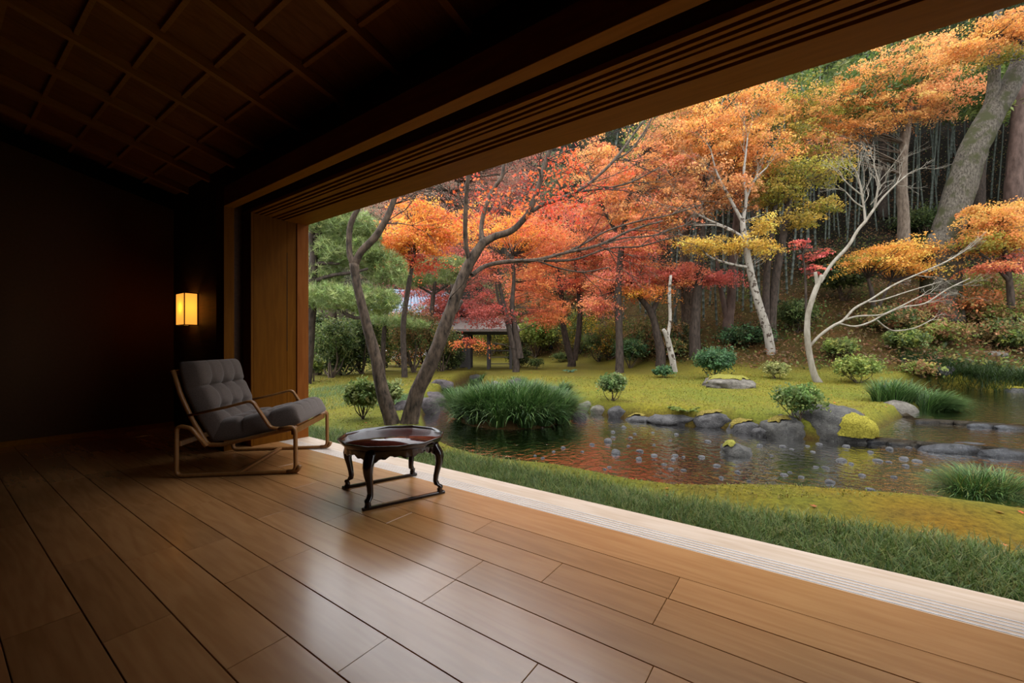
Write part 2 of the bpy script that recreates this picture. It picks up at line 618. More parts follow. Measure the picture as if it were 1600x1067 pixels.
# jamb panel at the end of the opening
jamb = box('door_1', (1.936, YJ, 0.0), (2.262, YJ + 0.34, ZH), M['cedar_z'])
box('near_jamb', (1.906, YE - 0.2, 0.0), (2.47, YE, ZH), M['cedar_z'], jamb, 0.002)
tag(jamb, 'stack of cedar sliding doors folded at the far end of the opening', None, None, 'structure')
box('edge_strip', (1.906, YJ - 0.006, 0.0), (1.932, YJ + 0.34, ZH), M['cedar_z'], jamb, 0.002)
box('stile', (2.266, YJ + 0.004, 0.0), (2.366, YJ + 0.34, ZH), M['cedar_z'], jamb, 0.002)
box('recess', (2.262, YJ + 0.012, 0.0), (2.266, YJ + 0.3, ZH), M['black'], jamb)
box('finger_pull', (2.261, YJ - 0.0015, 0.95), (2.2665, YJ + 0.01, 2.0), M['black'], jamb)
box('outer_post', (2.366, YJ - 0.012, -0.003), (2.492, YJ + 0.34, ZH + 0.3), M['cedar_red'], jamb, 0.002)

# sloped board ceiling with rafters and battens
ceil = structure('ceiling', 'sloped cedar board ceiling with rafters and cross battens')
th_s = math.atan(SLOPE)
XC = XB - 0.05


def sloped_box(name, x0, x1, y0, y1, zlo, zhi, mat, bev=0.0):
    """A bar whose bottom rides zlo above the rafter line and follows the roof slope."""
    bm = bmesh.new()
    zz = lambda x, dz: ZR + SLOPE * (XW - x) + dz
    co = [(x, y, zz(x, dz)) for x in (x0, x1) for y in (y0, y1) for dz in (zlo, zhi)]
    vs = [bm.verts.new(c) for c in co]
    for f in ((0, 1, 3, 2), (4, 6, 7, 5), (0, 4, 5, 1), (2, 3, 7, 6), (0, 2, 6, 4), (1, 5, 7, 3)):
        bm.faces.new([vs[i] for i in f])
    return bm_obj(name, bm, mat, ceil)


ry = [0.34 + 0.63 * k for k in range(-7, 10)]
for y in ry:
    if YN < y < YF - 0.1:
        sloped_box('rafter', XC, XW + 0.03, y - 0.024, y + 0.024, 0.0, 0.072, M['rafter'])
for k in range(16):
    x = 1.53 - 0.3035 * k
    if x > XC:
        sloped_box('batten', x - 0.013, x + 0.013, YN, YF, 0.046, 0.0745, M['rafter'])
yb = 0.34 - 0.63 * 7
while yb < YF:
    for o in (0.0, 0.315):
        a, b_ = max(yb + o, YN), min(yb + o + 0.3135, YF)
        if b_ - a > 0.02:
            sloped_box('ceiling_board', XC, XW + 0.14, a, b_, 0.075 + random.uniform(0, 0.001), 0.09, M['ceil_board'])
    yb += 0.63
# weathertight roof above, with the eave past the opening
rf = bpy.data.meshes.new('roof')
zz = lambda x, dz: ZR + SLOPE * (XW - x) + dz
x0, x1 = XB - 0.4, 2.75
co = [(x, y, zz(x, dz)) for x in (x0, x1) for y in (YN - 0.4, YF + 1.2) for dz in (0.12, 0.2)]
rf.from_pydata(co, [], [(0, 1, 3, 2), (4, 6, 7, 5), (0, 4, 5, 1), (2, 3, 7, 6), (0, 2, 6, 4), (1, 5, 7, 3)])
rf.materials.append(M['dark_beam'])
tag(link('roof', rf), 'roof slab with an eave past the opening', None, None, 'structure')
slot = box('trim_5', (XB, YF - 0.10, 0), (XW, YF, 0.001), M['black'])
me = slot.data
for v in me.vertices:
    v.co.z = ZR + SLOPE * (XW - v.co.x) + (-0.10 if v.co.z < 0.0005 else 0.03)
tag(slot, 'black air slot where the ceiling meets the end wall', None, None, 'structure')


# ------------------------------------------------------------------ paths, ribbons
def round_path(pts, rads, seg=7):
    pts = [np.array(p, float) for p in pts]
    out = [pts[0]]
    for i in range(1, len(pts) - 1):
        r = rads[i] if isinstance(rads, (list, tuple)) else rads
        a, p, b = pts[i - 1], pts[i], pts[i + 1]
        u, v = (a - p), (b - p)
        lu, lv = np.linalg.norm(u), np.linalg.norm(v)
        u, v = u / lu, v / lv
        ang = math.acos(np.clip(u @ v, -1, 1))
        if r <= 0 or ang > math.pi - 0.02:
            out.append(p)
            continue
        t = min(r / math.tan(ang / 2), lu * 0.49, lv * 0.49)
        A, B = p + u * t, p + v * t
        for k in range(seg + 1):
            s = k / seg
            out.append((1 - s) ** 2 * A + 2 * s * (1 - s) * p + s ** 2 * B)
    out.append(pts[-1])
    return np.array(out)


def ribbon(name, path, y, width, thick, mat, parent):
    """Bent laminated wood: path in (x, z), rectangular section with softened edges, width across y."""
    P = np.asarray(path)
    T = np.gradient(P, axis=0)
    T = nrm(T)
    Nn = np.stack([-T[:, 1], T[:, 0]], 1)
    c = 0.28 * min(width, thick)
    w, t = width / 2, thick / 2
    sec = [(-w + c, -t), (w - c, -t), (w, -t + c), (w, t - c), (w - c, t), (-w + c, t), (-w, t - c), (-w, -t + c)]
    V, Lp, S = [], [], []
    for p, n in zip(P, Nn):
        for a, b in sec:
            V.append((p[0] + n[0] * b, y + a, p[1] + n[1] * b))
    n = len(P)
    for i in range(n - 1):
        for j in range(8):
            k = (j + 1) % 8
            Lp += [i * 8 + j, i * 8 + k, (i + 1) * 8 + k, (i + 1) * 8 + j]
            S.append(4)
    Lp += list(range(7, -1, -1)) + [(n - 1) * 8 + j for j in range(8)]
    S += [8, 8]
    return np_mesh(name, V, Lp, S, mat, parent)


# ------------------------------------------------------------------ lounge chair
CH = thing('lounge_chair', 'bentwood lounge chair with tufted grey wool cushions beside the cedar jamb', 'chair',
           (1.70, 3.90, 0.0), math.atan2(-0.733, 0.68))
for sgn in (-1, 1):
    y = 0.408 * sgn
    p = round_path([(0.33, 0.352), (0.452, 0.372), (0.455, 0.016), (-0.402, 0.013), (-0.400, 0.40), (-0.30, 0.375), (-0.19, 0.235)],
                   [0, 0.045, 0.05, 0.05, 0.075, 0.06, 0])
    leg = ribbon('side_frame', p, y, 0.036, 0.026, M['ash'], CH)
    q = round_path([(0.392, 0.016), (0.47, 0.02), (0.487, 0.062)], [0, 0.03, 0])
    ribbon('foot_block', q, y, 0.040, 0.030, M['ash'], leg)
    p = round_path([(-0.452, 0.815), (-0.395, 0.625), (-0.318, 0.44), (-0.205, 0.235), (-0.10, 0.234), (0.30, 0.322), (0.45, 0.352)],
                   [0, 0.5, 0.5, 0.06, 0.05, 0.3, 0])
    ribbon('seat_frame', p, 0.368 * sgn, 0.034, 0.030, M['ash'], CH)
    p = round_path([(-0.325, 0.470), (-0.05, 0.530), (0.132, 0.578), (0.268, 0.362), (0.36, 0.352)], [0, 0.5, 0.055, 0.06, 0])
    ribbon('armrest', p, y - 0.006 * sgn, 0.034, 0.020, M['ash'], CH)


def bar(name, a, b, mat, parent, bev=0.004):
    return box(name, a, b, mat, parent, bev)


bar('front_rail', (0.415, -0.395, 0.300), (0.437, 0.395, 0.352), M['ash'], CH)
bar('rear_rail', (-0.395, -0.395, 0.235), (-0.377, 0.395, 0.278), M['ash'], CH)
bar('floor_stretcher', (0.005, -0.395, 0.004), (0.045, 0.395, 0.026), M['ash'], CH)
bar('top_slat', (-0.462, -0.36, 0.775), (-0.444, 0.36, 0.815), M['ash'], CH)


def cushion(name, prof, width, T, nc, nr, parent, nu=60, nv=56, front_round=False):
    """Tufted pad on a profile polyline in (x, z); T thickness on the normal side; nc x nr puffs."""
    P = round_path(prof, 0.12, 6)
    seg = np.r_[0, np.cumsum(np.linalg.norm(np.diff(P, axis=0), axis=1))]
    u = np.linspace(0, 1, nu)
    px = np.interp(u * seg[-1], seg, P[:, 0])
    pz = np.interp(u * seg[-1], seg, P[:, 1])
    C = np.stack([px, pz], 1)
    Tn = nrm(np.gradient(C, axis=0))
    Nn = np.stack([-Tn[:, 1], Tn[:, 0]], 1)
    v = np.linspace(0, 1, nv)
    U, V = np.meshgrid(u, v, indexing='ij')
    edge = (1 - np.abs(2 * U - 1) ** 12) * (1 - np.abs(2 * V - 1) ** 14)
    edge = np.clip(edge, 0, 1) ** 0.36
    h = np.ones_like(U)
    cu = np.abs(np.sin(math.pi * nr * U))
    cv = np.abs(np.sin(math.pi * nc * V))
    inner = np.clip(edge * 1.2 - 0.1, 0, 1)
    h = h - 0.17 * np.exp(-(cu / 0.30) ** 2) * inner * (U > 0.3 / nr) * (U < 1 - 0.3 / nr) - 0.09 * np.exp(-(cv / 0.30) ** 2) * inner * (V > 0.3 / nc) * (V < 1 - 0.3 / nc)
    for i in range(1, nr):
        for j in range(1, nc):
            d2 = ((U - i / nr) * nr) ** 2 + ((V - j / nc) * nc) ** 2
            h = h - 0.40 * np.exp(-d2 / 0.05)
    top = T * (0.16 + 0.84 * edge * h)
    bot = -T * 0.12 * edge + 0.0
    Y = (V - 0.5) * width * (1 - 0.03 * (np.abs(2 * U - 1) ** 8))
    verts = []
    for off in (top, bot):
        X = C[:, 0][:, None] + Nn[:, 0][:, None] * off
        Z = C[:, 1][:, None] + Nn[:, 1][:, None] * off
        verts.append(np.stack([X, Y, Z], -1).reshape(-1, 3))
    idx = lambda s, i, j: s * nu * nv + i * nv + j
    Lp, S = [], []
    for i in range(nu - 1):
        for j in range(nv - 1):
            Lp += [idx(0, i, j), idx(0, i, j + 1), idx(0, i + 1, j + 1), idx(0, i + 1, j)]
            Lp += [idx(1, i, j), idx(1, i + 1, j), idx(1, i + 1, j + 1), idx(1, i, j + 1)]
            S += [4, 4]
    rim = [(i, 0) for i in range(nu)] + [(nu - 1, j) for j in range(1, nv)] + [(i, nv - 1) for i in range(nu - 2, -1, -1)] + [(0, j) for j in range(nv - 2, 0, -1)]
    for a, b in zip(rim, rim[1:] + rim[:1]):
        Lp += [idx(0, *a), idx(0, *b), idx(1, *b), idx(1, *a)]
        S.append(4)
    o = np_mesh(name, np.concatenate(verts), Lp, S, M['fabric'], parent, sm=True)
    bm = bmesh.new()
    bm.from_mesh(o.data)
    bmesh.ops.recalc_face_normals(bm, faces=bm.faces)
    bm.to_mesh(o.data)
    bm.free()
    return o


cushion('back_cushion', [(-0.425, 0.875), (-0.375, 0.66), (-0.30, 0.48), (-0.175, 0.25)], 0.70, 0.135, 4, 3, CH)
cushion('seat_cushion', [(-0.20, 0.262), (0.05, 0.285), (0.28, 0.340), (0.465, 0.392)], 0.70, 0.158, 4, 3, CH)

# ------------------------------------------------------------------ tray table with twelve-sided top
TB = thing('tray_table', 'low black lacquer tray table with a twelve sided dark red top on curved legs', 'table', (1.888, 2.339, 0.0), math.radians(-19.4))


def ngon_profile(name, prof, n, mat, parent, rot=0.0, scal=None, sm=False):
    V, Lp, S = [], [], []
    for (r, z) in prof:
        for k in range(n):
            a = 2 * math.pi * (k + rot) / n
            V.append((r * math.cos(a), r * math.sin(a), z + (scal(a) if scal and scal is not None and z < 0.315 else 0.0)))
    m_ = len(prof)
    for i in range(m_ - 1):
        for k in range(n):
            k2 = (k + 1) % n
            Lp += [i * n + k, i * n + k2, (i + 1) * n + k2, (i + 1) * n + k]
            S.append(4)
    Lp += list(range(n - 1, -1, -1)) + [(m_ - 1) * n + k for k in range(n)]
    S += [n, n]
    return np_mesh(name, V, Lp, S, mat, parent, sm=sm)


top = ngon_profile('tray_rim', [(0.318, 0.348), (0.335, 0.352), (0.356, 0.383), (0.356, 0.388), (0.346, 0.389), (0.338, 0.374), (0.330, 0.3705)], 12, M['lacquer'], TB, 0.5)
ngon_profile('tray_surface', [(0.333, 0.366), (0.333, 0.372)], 12, M['lacquer_red'], TB, 0.5)


def apron_mesh():
    n = 144
    V, Lp, S = [], [], []
    for ri in (0.312, 0.296):
        for z in (0.350, None):
            for k in range(n):
                a = 2 * math.pi * k / n
                f = ((a - math.pi / 4) / (math.pi / 2)) % 1.0
                d = min(f, 1 - f)           # 0 at a leg
                zz_ = 0.300 + 0.016 * math.exp(-((d - 0.30) / 0.10) ** 2) - 0.028 * math.exp(-(d / 0.10) ** 2) + 0.006 * math.cos(d * 50)
                V.append((ri * math.cos(a), ri * math.sin(a), z if z else zz_))
    for k in range(n):
        k2 = (k + 1) % n
        o_, i_ = 0, 2 * n
        Lp += [o_ + k, o_ + k2, o_ + n + k2, o_ + n + k]
        Lp += [i_ + k, i_ + n + k, i_ + n + k2, i_ + k2]
        Lp += [o_ + n + k, o_ + n + k2, i_ + n + k2, i_ + n + k]
        S += [4, 4, 4]
    return np_mesh('apron', V, Lp, S, M['lacquer'], TB)


apron_mesh()
leg_path = [(0.292, 0.350, 0.030), (0.305, 0.322, 0.031), (0.326, 0.290, 0.031), (0.338, 0.255, 0.028), (0.337, 0.215, 0.024), (0.325, 0.170, 0.020), (0.314, 0.125, 0.0175),
            (0.310, 0.090, 0.016), (0.318, 0.066, 0.018), (0.338, 0.058, 0.019), (0.345, 0.046, 0.016), (0.338, 0.036, 0.016), (0.342, 0.016, 0.018)]


def leg_mesh():
    V, Lp, S = [], [], []
    for (r, z, w) in leg_path:
        for k in range(8):
            a = 2 * math.pi * (k + 0.5) / 8
            V.append((r + w * 1.05 * math.cos(a), w * 1.18 * math.sin(a), z))
    n = len(leg_path)
    for i in range(n - 1):
        for k in range(8):
            k2 = (k + 1) % 8
            Lp += [i * 8 + k, i * 8 + k2, (i + 1) * 8 + k2, (i + 1) * 8 + k]
            S.append(4)
    Lp += list(range(7, -1, -1)) + [(n - 1) * 8 + k for k in range(8)]
    S += [8, 8]
    return V, Lp, S


V, Lp, S = leg_mesh()
first = None
for k in range(4):
    if first is None:
        first = np_mesh('leg', V, Lp, S, M['lacquer'], TB, sm=False)
        o = first
    else:
        o = first.copy()
        COL.objects.link(o)
    o.rotation_euler = (0, 0, math.pi / 4 + k * math.pi / 2)
for sgn in (-1, 1):
    box('floor_runner', (-0.275, 0.242 * sgn - 0.013, 0.0), (0.275, 0.242 * sgn + 0.013, 0.018), M['lacquer'], TB, 0.003)

# ------------------------------------------------------------------ paper wall lamp
LX0, LX1, LY0, LY1, LZ0, LZ1 = 1.712, 1.8445, 5.70, 5.975, 1.238, 1.608
LP = thing('wall_lamp', 'glowing paper box lamp with thin dark frame on the dark wall', 'lamp', (LX1, (LY0 + LY1) / 2, LZ0))
ox, oy, oz = LX1, (LY0 + LY1) / 2, LZ0
rel = lambda p: (p[0] - ox, p[1] - oy, p[2] - oz)
e = 0.0045
for (a, b_) in (((LX0 + e, LY0 + e, LZ0), (LX0 + e + 0.001, LY1 - e, LZ1)),
                ((LX0 + e, LY0 + e, LZ0), (LX1, LY0 + e + 0.001, LZ1)),
                ((LX0 + e, LY1 - e - 0.001, LZ0), (LX1, LY1 - e, LZ1))):
    box('paper_panel', rel(a), rel(b_), M['paper'], LP)
bm = bmesh.new()
t = 0.009
for x in (LX0, LX1 - t):
    for y in (LY0, LY1 - t):
        add_box(bm, rel((x, y, LZ0)), rel((x + t, y + t, LZ1)))
for z in (LZ0, LZ1 - t):
    add_box(bm, rel((LX0, LY0, z)), rel((LX0 + t, LY1, z + t)))
    for y in (LY0, LY1 - t):
        add_box(bm, rel((LX0, y, z)), rel((LX1, y + t, z + t)))
bm_obj('lamp_frame', bm, M['lacquer'], LP)
bl = bpy.data.lights.new('lamp_bulb', 'POINT')
bl.energy = 1.1
bl.color = (1.0, 0.58, 0.18)
bl.shadow_soft_size = 0.03
link('lamp_bulb', bl, LP, rel(((LX0 + LX1) / 2, (LY0 + LY1) / 2, (LZ0 + LZ1) / 2 + 0.02)))

# =================================================================== THE GARDEN
WZ0, WZ1, WZ2 = -0.45, -0.34, -0.25       # lower, middle and upper pool levels


def interp_poly(pts, z):
    return np.array([at_z(px, py, z)[:2] for px, py in pts])


near_bank = interp_poly([(1750, 815), (1600, 796), (1500, 785), (1420, 776), (1330, 765), (1240, 757), (1108, 757), (1060, 754), (1000, 746), (950, 738), (900, 730),
                         (850, 722), (790, 714), (755, 706), (730, 700), (710, 692), (692, 684), (676, 668)], -0.19)
near_bank = near_bank + FW[:2] * np.linspace(0.20, 0.16, len(near_bank))[:, None]
far_left = interp_poly([(664, 652), (676, 634), (694, 617), (715, 602), (738, 592), (752, 594), (748, 604), (770, 616), (820, 624), (860, 633),
                        (900, 641), (950, 651), (1000, 658), (1070, 665), (1140, 670), (1200, 683), (1280, 688), (1360, 690)], WZ0)
far_mid = interp_poly([(1390, 668), (1420, 652)], WZ1)
far_up = interp_poly([(1452, 640), (1440, 625), (1400, 616), (1395, 608), (1440, 606), (1500, 608), (1560, 612), (1600, 612), (1760, 614)], WZ2)
STREAM = np.concatenate([near_bank, far_left, far_mid, far_up])


def sd_poly(P, poly):
    """Signed distance to a closed polygon, negative inside."""
    P = np.asarray(P, float).reshape(-1, 2)
    d2 = np.full(len(P), 1e9)
    ins = np.zeros(len(P), bool)
    for a, b in zip(poly, np.roll(poly, -1, 0)):
        e = b - a
        w = P - a
        t = np.clip((w @ e) / max(e @ e, 1e-9), 0, 1)
        q = w - t[:, None] * e
        d2 = np.minimum(d2, (q * q).sum(1))
        c = (a[1] > P[:, 1]) != (b[1] > P[:, 1])
        with np.errstate(divide='ignore', invalid='ignore'):
            xi = a[0] + (P[:, 1] - a[1]) * e[0] / (e[1] if e[1] != 0 else 1e-9)
        ins ^= c & (P[:, 0] < xi)
    return np.sqrt(d2) * np.where(ins, -1, 1)


def wob(X, Y, f, s=0.0):
    return (np.sin(X * f * 1.7 + 1.3 + s) * np.cos(Y * f * 1.3 + 0.4 - s) + np.sin(X * f * 0.9 - Y * f * 1.9 + 2.1 + s) * 0.7
            + np.cos(X * f * 3.1 + Y * f * 2.7 + s) * 0.35) / 2.05


BASE_A = np.array([-0.9, -0.52, -0.40, -0.20, -0.06, 0.08, 0.15, 0.22, 0.32, 0.46, 0.60, 0.73, 0.90, 1.05, 1.30, 2.5])
BASE_D = np.array([34, 32.0, 30.0, 30.0, 29.0, 26.0, 25.0, 23.0, 18.5, 15.8, 14.6, 13.9, 13.0, 12.6, 12.3, 12.0])
SLO_A = np.array([-0.9, -0.3, 0.05, 0.2, 0.4, 0.8, 1.2, 2.5])
SLO_S = np.array([0.30, 0.32, 0.42, 0.50, 0.55, 0.58, 0.52, 0.5])
CL_C = at_z(800, 655, WZ0)[:2]       # middle of the big sedge clump


def ground(X, Y, want_zone=False):
    X = np.atleast_1d(np.asarray(X, float))
    Y = np.atleast_1d(np.asarray(Y, float))
    d = X * FW[0] + Y * FW[1]
    r = X * RT[0] + Y * RT[1]
    a = r / np.maximum(d, 0.5)
    sd = sd_poly(np.stack([X, Y], 1), STREAM)
    near = (X - 2.45)
    z = -0.20 + 0.025 * wob(X, Y, 1.1)
    far = np.clip((d - 6.5) / 10.0, 0, 1)
    z = z + 0.09 * far + 0.03 * wob(X, Y, 0.5, 1.0) * far
    base = np.interp(a, BASE_A, BASE_D)
    sl = np.interp(a, SLO_A, SLO_S)
    t = d - base
    wx = np.clip((a - 1.2) / 0.35, 0, 1)          # unseen valley side runs on past the right edge, shaped to block low sky
    t = (1 - wx) * t + wx * (X - 18.9)
    hill = sl * (np.sqrt(t * t + 1.6) + t) * 0.5
    hill = hill + np.interp(a, [-0.2, 0.1, 0.22, 0.36], [0.024, 0.030, 0.040, 0.055]) * np.clip(t - 13, 0, 28) ** 2  # upper hill steepened beyond view, to keep low sky off the room floor
    z = z + hill * (1 + 0.05 * wob(X, Y, 0.6, 2.0)) + np.clip(hill, 0, 1) * 0.10 * wob(X, Y, 1.6)
    # bed of the stream
    depth = np.where(a > 0.62, 0.42, 0.40)
    s = np.clip((sd + 0.10) / 0.34, 0, 1)
    s = s * s * (3 - 2 * s)
    bed = -0.60 + 0.03 * wob(X, Y, 3.0)
    z = bed * (1 - s) + z * s
    lip = np.exp(-((sd - 0.38) / 0.22) ** 2)
    z = z + 0.035 * lip * (0.6 + 0.6 * wob(X, Y, 2.2))
    q = np.hypot(X - CL_C[0], Y - CL_C[1])
    z = np.maximum(z, -0.36 - 0.35 * np.clip(q - 0.75, -0.2, 2))
    if not want_zone:
        return z
    return z, sd, hill, d, a, near


def gz(x, y):
    return float(ground(x, y)[0])


def hit(px, py):
    """First point of the ground along the sight line through a pixel of the photograph."""
    D = ray(px, py)
    ts = np.concatenate([np.arange(2.6, 20, 0.04), np.arange(20, 90, 0.25)])
    P = EYE + D * ts[:, None]
    g = ground(P[:, 0], P[:, 1])
    k = np.nonzero((P[:, 2] <= g) & (P[:, 0] > 2.46))[0]
    i = k[0] if len(k) else len(ts) - 1
    p = P[i].copy()
    p[2] = g[i]
    return p


def dep(p):
    return float(p[0] * FW[0] + p[1] * FW[1])


# ------------------------------------------------------------------ terrain
nA, nR = 390, 270
phi = np.radians(np.linspace(-58, 82, nA))
rmin = 2.40 / np.cos(phi)
tt = np.linspace(0, 1, nR)
R = rmin[:, None] * (95.0 / rmin[:, None]) ** (tt[None, :] ** 1.05)
GX = (R * np.cos(phi)[:, None]).ravel()
GY = (R * np.sin(phi)[:, None]).ravel()
Z, sd, hill, dd, aa, near = ground(GX, GY, True)
c_grass = lin([52, 62, 26])
c_mossY = lin([160, 152, 66])
c_mossG = lin([132, 142, 66])
c_mossO = lin([172, 134, 52])
c_mossB = lin([138, 118, 68])
c_lit = lin([96, 72, 48])
c_litG = lin([84, 82, 44])
c_litR = lin([118, 84, 58])
c_grove_shade = lin([34, 28, 20])
c_bed = lin([96, 74, 48])


def mixc(A, B, t):
    t = np.clip(t, 0, 1)[:, None]
    return A * (1 - t) + B * t


n = len(GX)
w1, w2, w3 = wob(GX, GY, 0.9), wob(GX, GY, 2.3, 1.0), wob(GX, GY, 5.1, 2.0)
col = mixc(np.tile(c_mossY, (n, 1)), np.tile(c_mossG, (n, 1)), 0.5 + 0.5 * w1 + 0.3 * w3)
isR = np.clip((GX * RT[0] + GY * RT[1] - 0.8) / 2.0, 0, 1)
nearside = dd < 6.2
col = np.where(nearside[:, None], mixc(col, np.tile(c_mossO, (n, 1)), isR * (0.55 + 0.5 * w2)), col)
col = mixc(col, np.tile(c_mossB, (n, 1)), (w2 * 0.6 + w3 * 0.5 - 0.25) * 1.2)
col = mixc(col, np.tile(c_mossB, (n, 1)), np.clip((dd - 11) / 8, 0, 0.75) * (0.6 + 0.5 * w1))
GE = np.array([at_z(px, py, -0.11)[:2] for px, py in [(1750, 884), (1600, 857), (1420, 826), (1300, 811), (1180, 793), (1060, 772), (940, 745), (820, 724), (740, 709), (700, 698), (660, 688), (600, 676), (540, 668), (490, 660)]])
GE = GE[np.argsort(GE[:, 1])]


def grass_lim(Y):
    return np.interp(Y, GE[:, 1], GE[:, 0])


grass_edge = grass_lim(GY)
col = np.where((GX < grass_edge)[:, None], c_grass, col)
lit = mixc(np.tile(c_lit, (n, 1)), np.tile(c_litR, (n, 1)), 0.5 + 0.8 * w1)
lit = mixc(lit, np.tile(c_litG, (n, 1)), 0.45 + 0.9 * w2 * w1 + 0.35 * w3)
lit = mixc(lit, np.tile(c_grove_shade, (n, 1)), (hill - 3.0) / 3)  # shade under the grove painted into the litter, darker uphill
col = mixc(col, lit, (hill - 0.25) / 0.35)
col = mixc(col, np.tile(c_bed, (n, 1)), (0.16 - sd) / 0.10)
col = col * 0.42 * np.array([1.0, 0.98, 0.60])
Lp = []
ii, jj = np.meshgrid(np.arange(nA - 1), np.arange(nR - 1), indexing='ij')
b0 = (ii * nR + jj).ravel()
Lp = np.stack([b0, b0 + nR, b0 + nR + 1, b0 + 1], 1)
Lp = Lp[:, ::-1]
g_ob = np_mesh('garden_ground', np.stack([GX, GY, Z], 1), Lp.ravel()[::1], np.full(len(b0), 4), M['ground'], None, col, True)
if g_ob.data.polygons[0].normal.z < 0:
    g_ob.data.flip_normals()
tag(g_ob, 'mossy garden ground with a stream bed and wooded hillside', None, None, 'structure')


def water(name, poly, z, label):
    bm = bmesh.new()
    vs = [bm.verts.new((p[0], p[1], z)) for p in poly]
    f = bm.faces.new(vs)
    if f.normal.z < 0:
        f.normal_flip()
    bmesh.ops.triangulate(bm, faces=[f])
    o = bm_obj(name, bm, M['water'])
    return tag(o, label, None, None, 'structure')


w1a = [at_z(px, py, WZ0)[:2] for px, py in [(1380, 690), (1450, 694), (1530, 700), (1600, 706), (1760, 722)]]
W0 = list(interp_poly([(1760, 900), (1600, 885), (1300, 845), (1000, 810), (790, 775), (690, 730), (650, 680), (640, 650), (660, 620), (700, 600), (735, 582), (775, 588), (775, 606), (860, 622), (940, 640),
                       (1000, 648), (1140, 658), (1200, 670), (1330, 676)], WZ0)) + w1a
water('stream_water', W0, WZ0, 'shallow brown stream water in front of the moss island')
w1b = [at_z(px, py, WZ1)[:2] for px, py in [(1365, 682), (1450, 690), (1530, 696), (1600, 702), (1760, 716)]]
w2a = [at_z(px, py, WZ1)[:2] for px, py in [(1440, 656), (1500, 660), (1560, 664), (1620, 668), (1770, 678)]]
water('stream_water', w1b + w2a[::-1] + [at_z(1405, 640, WZ1)[:2], at_z(1360, 668, WZ1)[:2]], WZ1, 'still middle pool between the two stone weirs')
w2b = [at_z(px, py, WZ2)[:2] for px, py in [(1430, 653), (1500, 657), (1560, 661), (1620, 665), (1770, 675)]]
water('stream_water', w2b + [at_z(px, py, WZ2)[:2] for px, py in [(1800, 600), (1600, 598), (1440, 598), (1380, 604), (1380, 622)]], WZ2, 'dark upper pool behind the far stone weir')


# ------------------------------------------------------------------ leaf, blade and tube builders
def leaves(name, P, C, size, mat, parent, up=0.5, ratio=0.75, r=None, kind='stuff', star=False):
    r = r or rng
    P = np.asarray(P, float)
    n = len(P)
    Nn = nrm(r.normal(size=(n, 3)) * (1 - up) + np.array([0, 0, up]))
    T = nrm(np.cross(Nn, r.normal(size=(n, 3))))
    B = np.cross(Nn, T)
    size = size * 1.08
    s = (size * r.uniform(0.65, 1.25, n))[:, None]
    if star:
        ang = np.radians([0, 26, 52, 78, 104, 180, 256, 282, 308, 334])
        rad = np.array([1.0, 0.42, 0.92, 0.40, 0.66, 0.22, 0.66, 0.40, 0.92, 0.42]) * 0.62
        V = np.stack([P + s * (T * (q * math.cos(x)) + B * (q * math.sin(x))) for x, q in zip(ang, rad)], 1)
        m = 10
    else:
        V = np.stack([P - T * s * 0.5, P + B * s * 0.5 * ratio - T * s * 0.05, P + T * s * 0.5, P - B * s * 0.5 * ratio - T * s * 0.05], 1)
        m = 4
    o = np_mesh(name, V.reshape(-1, 3), np.arange(n * m), np.full(n, m), mat, parent, np.repeat(C, m, 0))
    if kind:
        o['kind'] = kind
    return o


def blades(name, Rt, az, Ln, lean, w, C, mat, parent, seg=4, droop=1.0, r=None, kind='stuff'):
    """Arching grass blades: root points, azimuth, length, lean (0 upright .. 1), width."""
    r = r or rng
    n = len(Rt)
    H = np.stack([np.cos(az), np.sin(az), np.zeros(n)], 1)
    S = np.stack([-np.sin(az), np.cos(az), np.zeros(n)], 1)
    pts = []
    for k in range(seg + 1):
        t = k / seg
        th = lean * 0.5 + droop * (t ** 1.3) * (0.5 + lean)
        if k == 0:
            cur = Rt.copy()
        else:
            tm = (k - 0.5) / seg
            th = np.clip(lean * 0.6 + droop * (tm ** 1.4) * (0.6 + 1.2 * lean), 0, 2.6)
            cur = cur + (Ln / seg)[:, None] * (H * np.sin(th)[:, None] + UP * np.cos(th)[:, None])
        pts.append(cur)
    V = []
    for k in range(seg):
        ww = (w * (1 - 0.75 * (k / seg) ** 1.5) * 0.5)[:, None]
        V += [pts[k] - S * ww, pts[k] + S * ww]
    V.append(pts[seg])
    V = np.stack(V, 1)
    m = 2 * seg + 1
    base = (np.arange(n) * m)[:, None]
    q = []
    for k in range(seg - 1):
        q.append(np.concatenate([base + 2 * k, base + 2 * k + 1, base + 2 * k + 3, base + 2 * k + 2], 1))
    Q = np.concatenate(q, 1).reshape(-1)
    Tt = np.concatenate([base + 2 * seg - 2, base + 2 * seg - 1, base + 2 * seg], 1).reshape(-1)
    Lp = np.concatenate([Q, Tt])
    Sz = np.concatenate([np.full(n * (seg - 1), 4), np.full(n, 3)])
    o = np_mesh(name, V.reshape(-1, 3), Lp, Sz, mat, parent, np.repeat(C * np.array([0.61, 0.63, 0.46]), m, 0))
    if kind:
        o['kind'] = kind
    return o


def catmull(P, k=4):
    P = np.asarray(P, float)
    if len(P) < 3:
        return P
    Q = np.vstack([2 * P[0] - P[1], P, 2 * P[-1] - P[-2]])
    out = []
    for i in range(1, len(Q) - 2):
        for s in range(k):
            t = s / k
            out.append(0.5 * ((2 * Q[i]) + (-Q[i - 1] + Q[i + 1]) * t + (2 * Q[i - 1] - 5 * Q[i] + 4 * Q[i + 1] - Q[i + 2]) * t ** 2
                              + (-Q[i - 1] + 3 * Q[i] - 3 * Q[i + 1] + Q[i + 2]) * t ** 3))
    out.append(P[-1])
    return np.array(out)


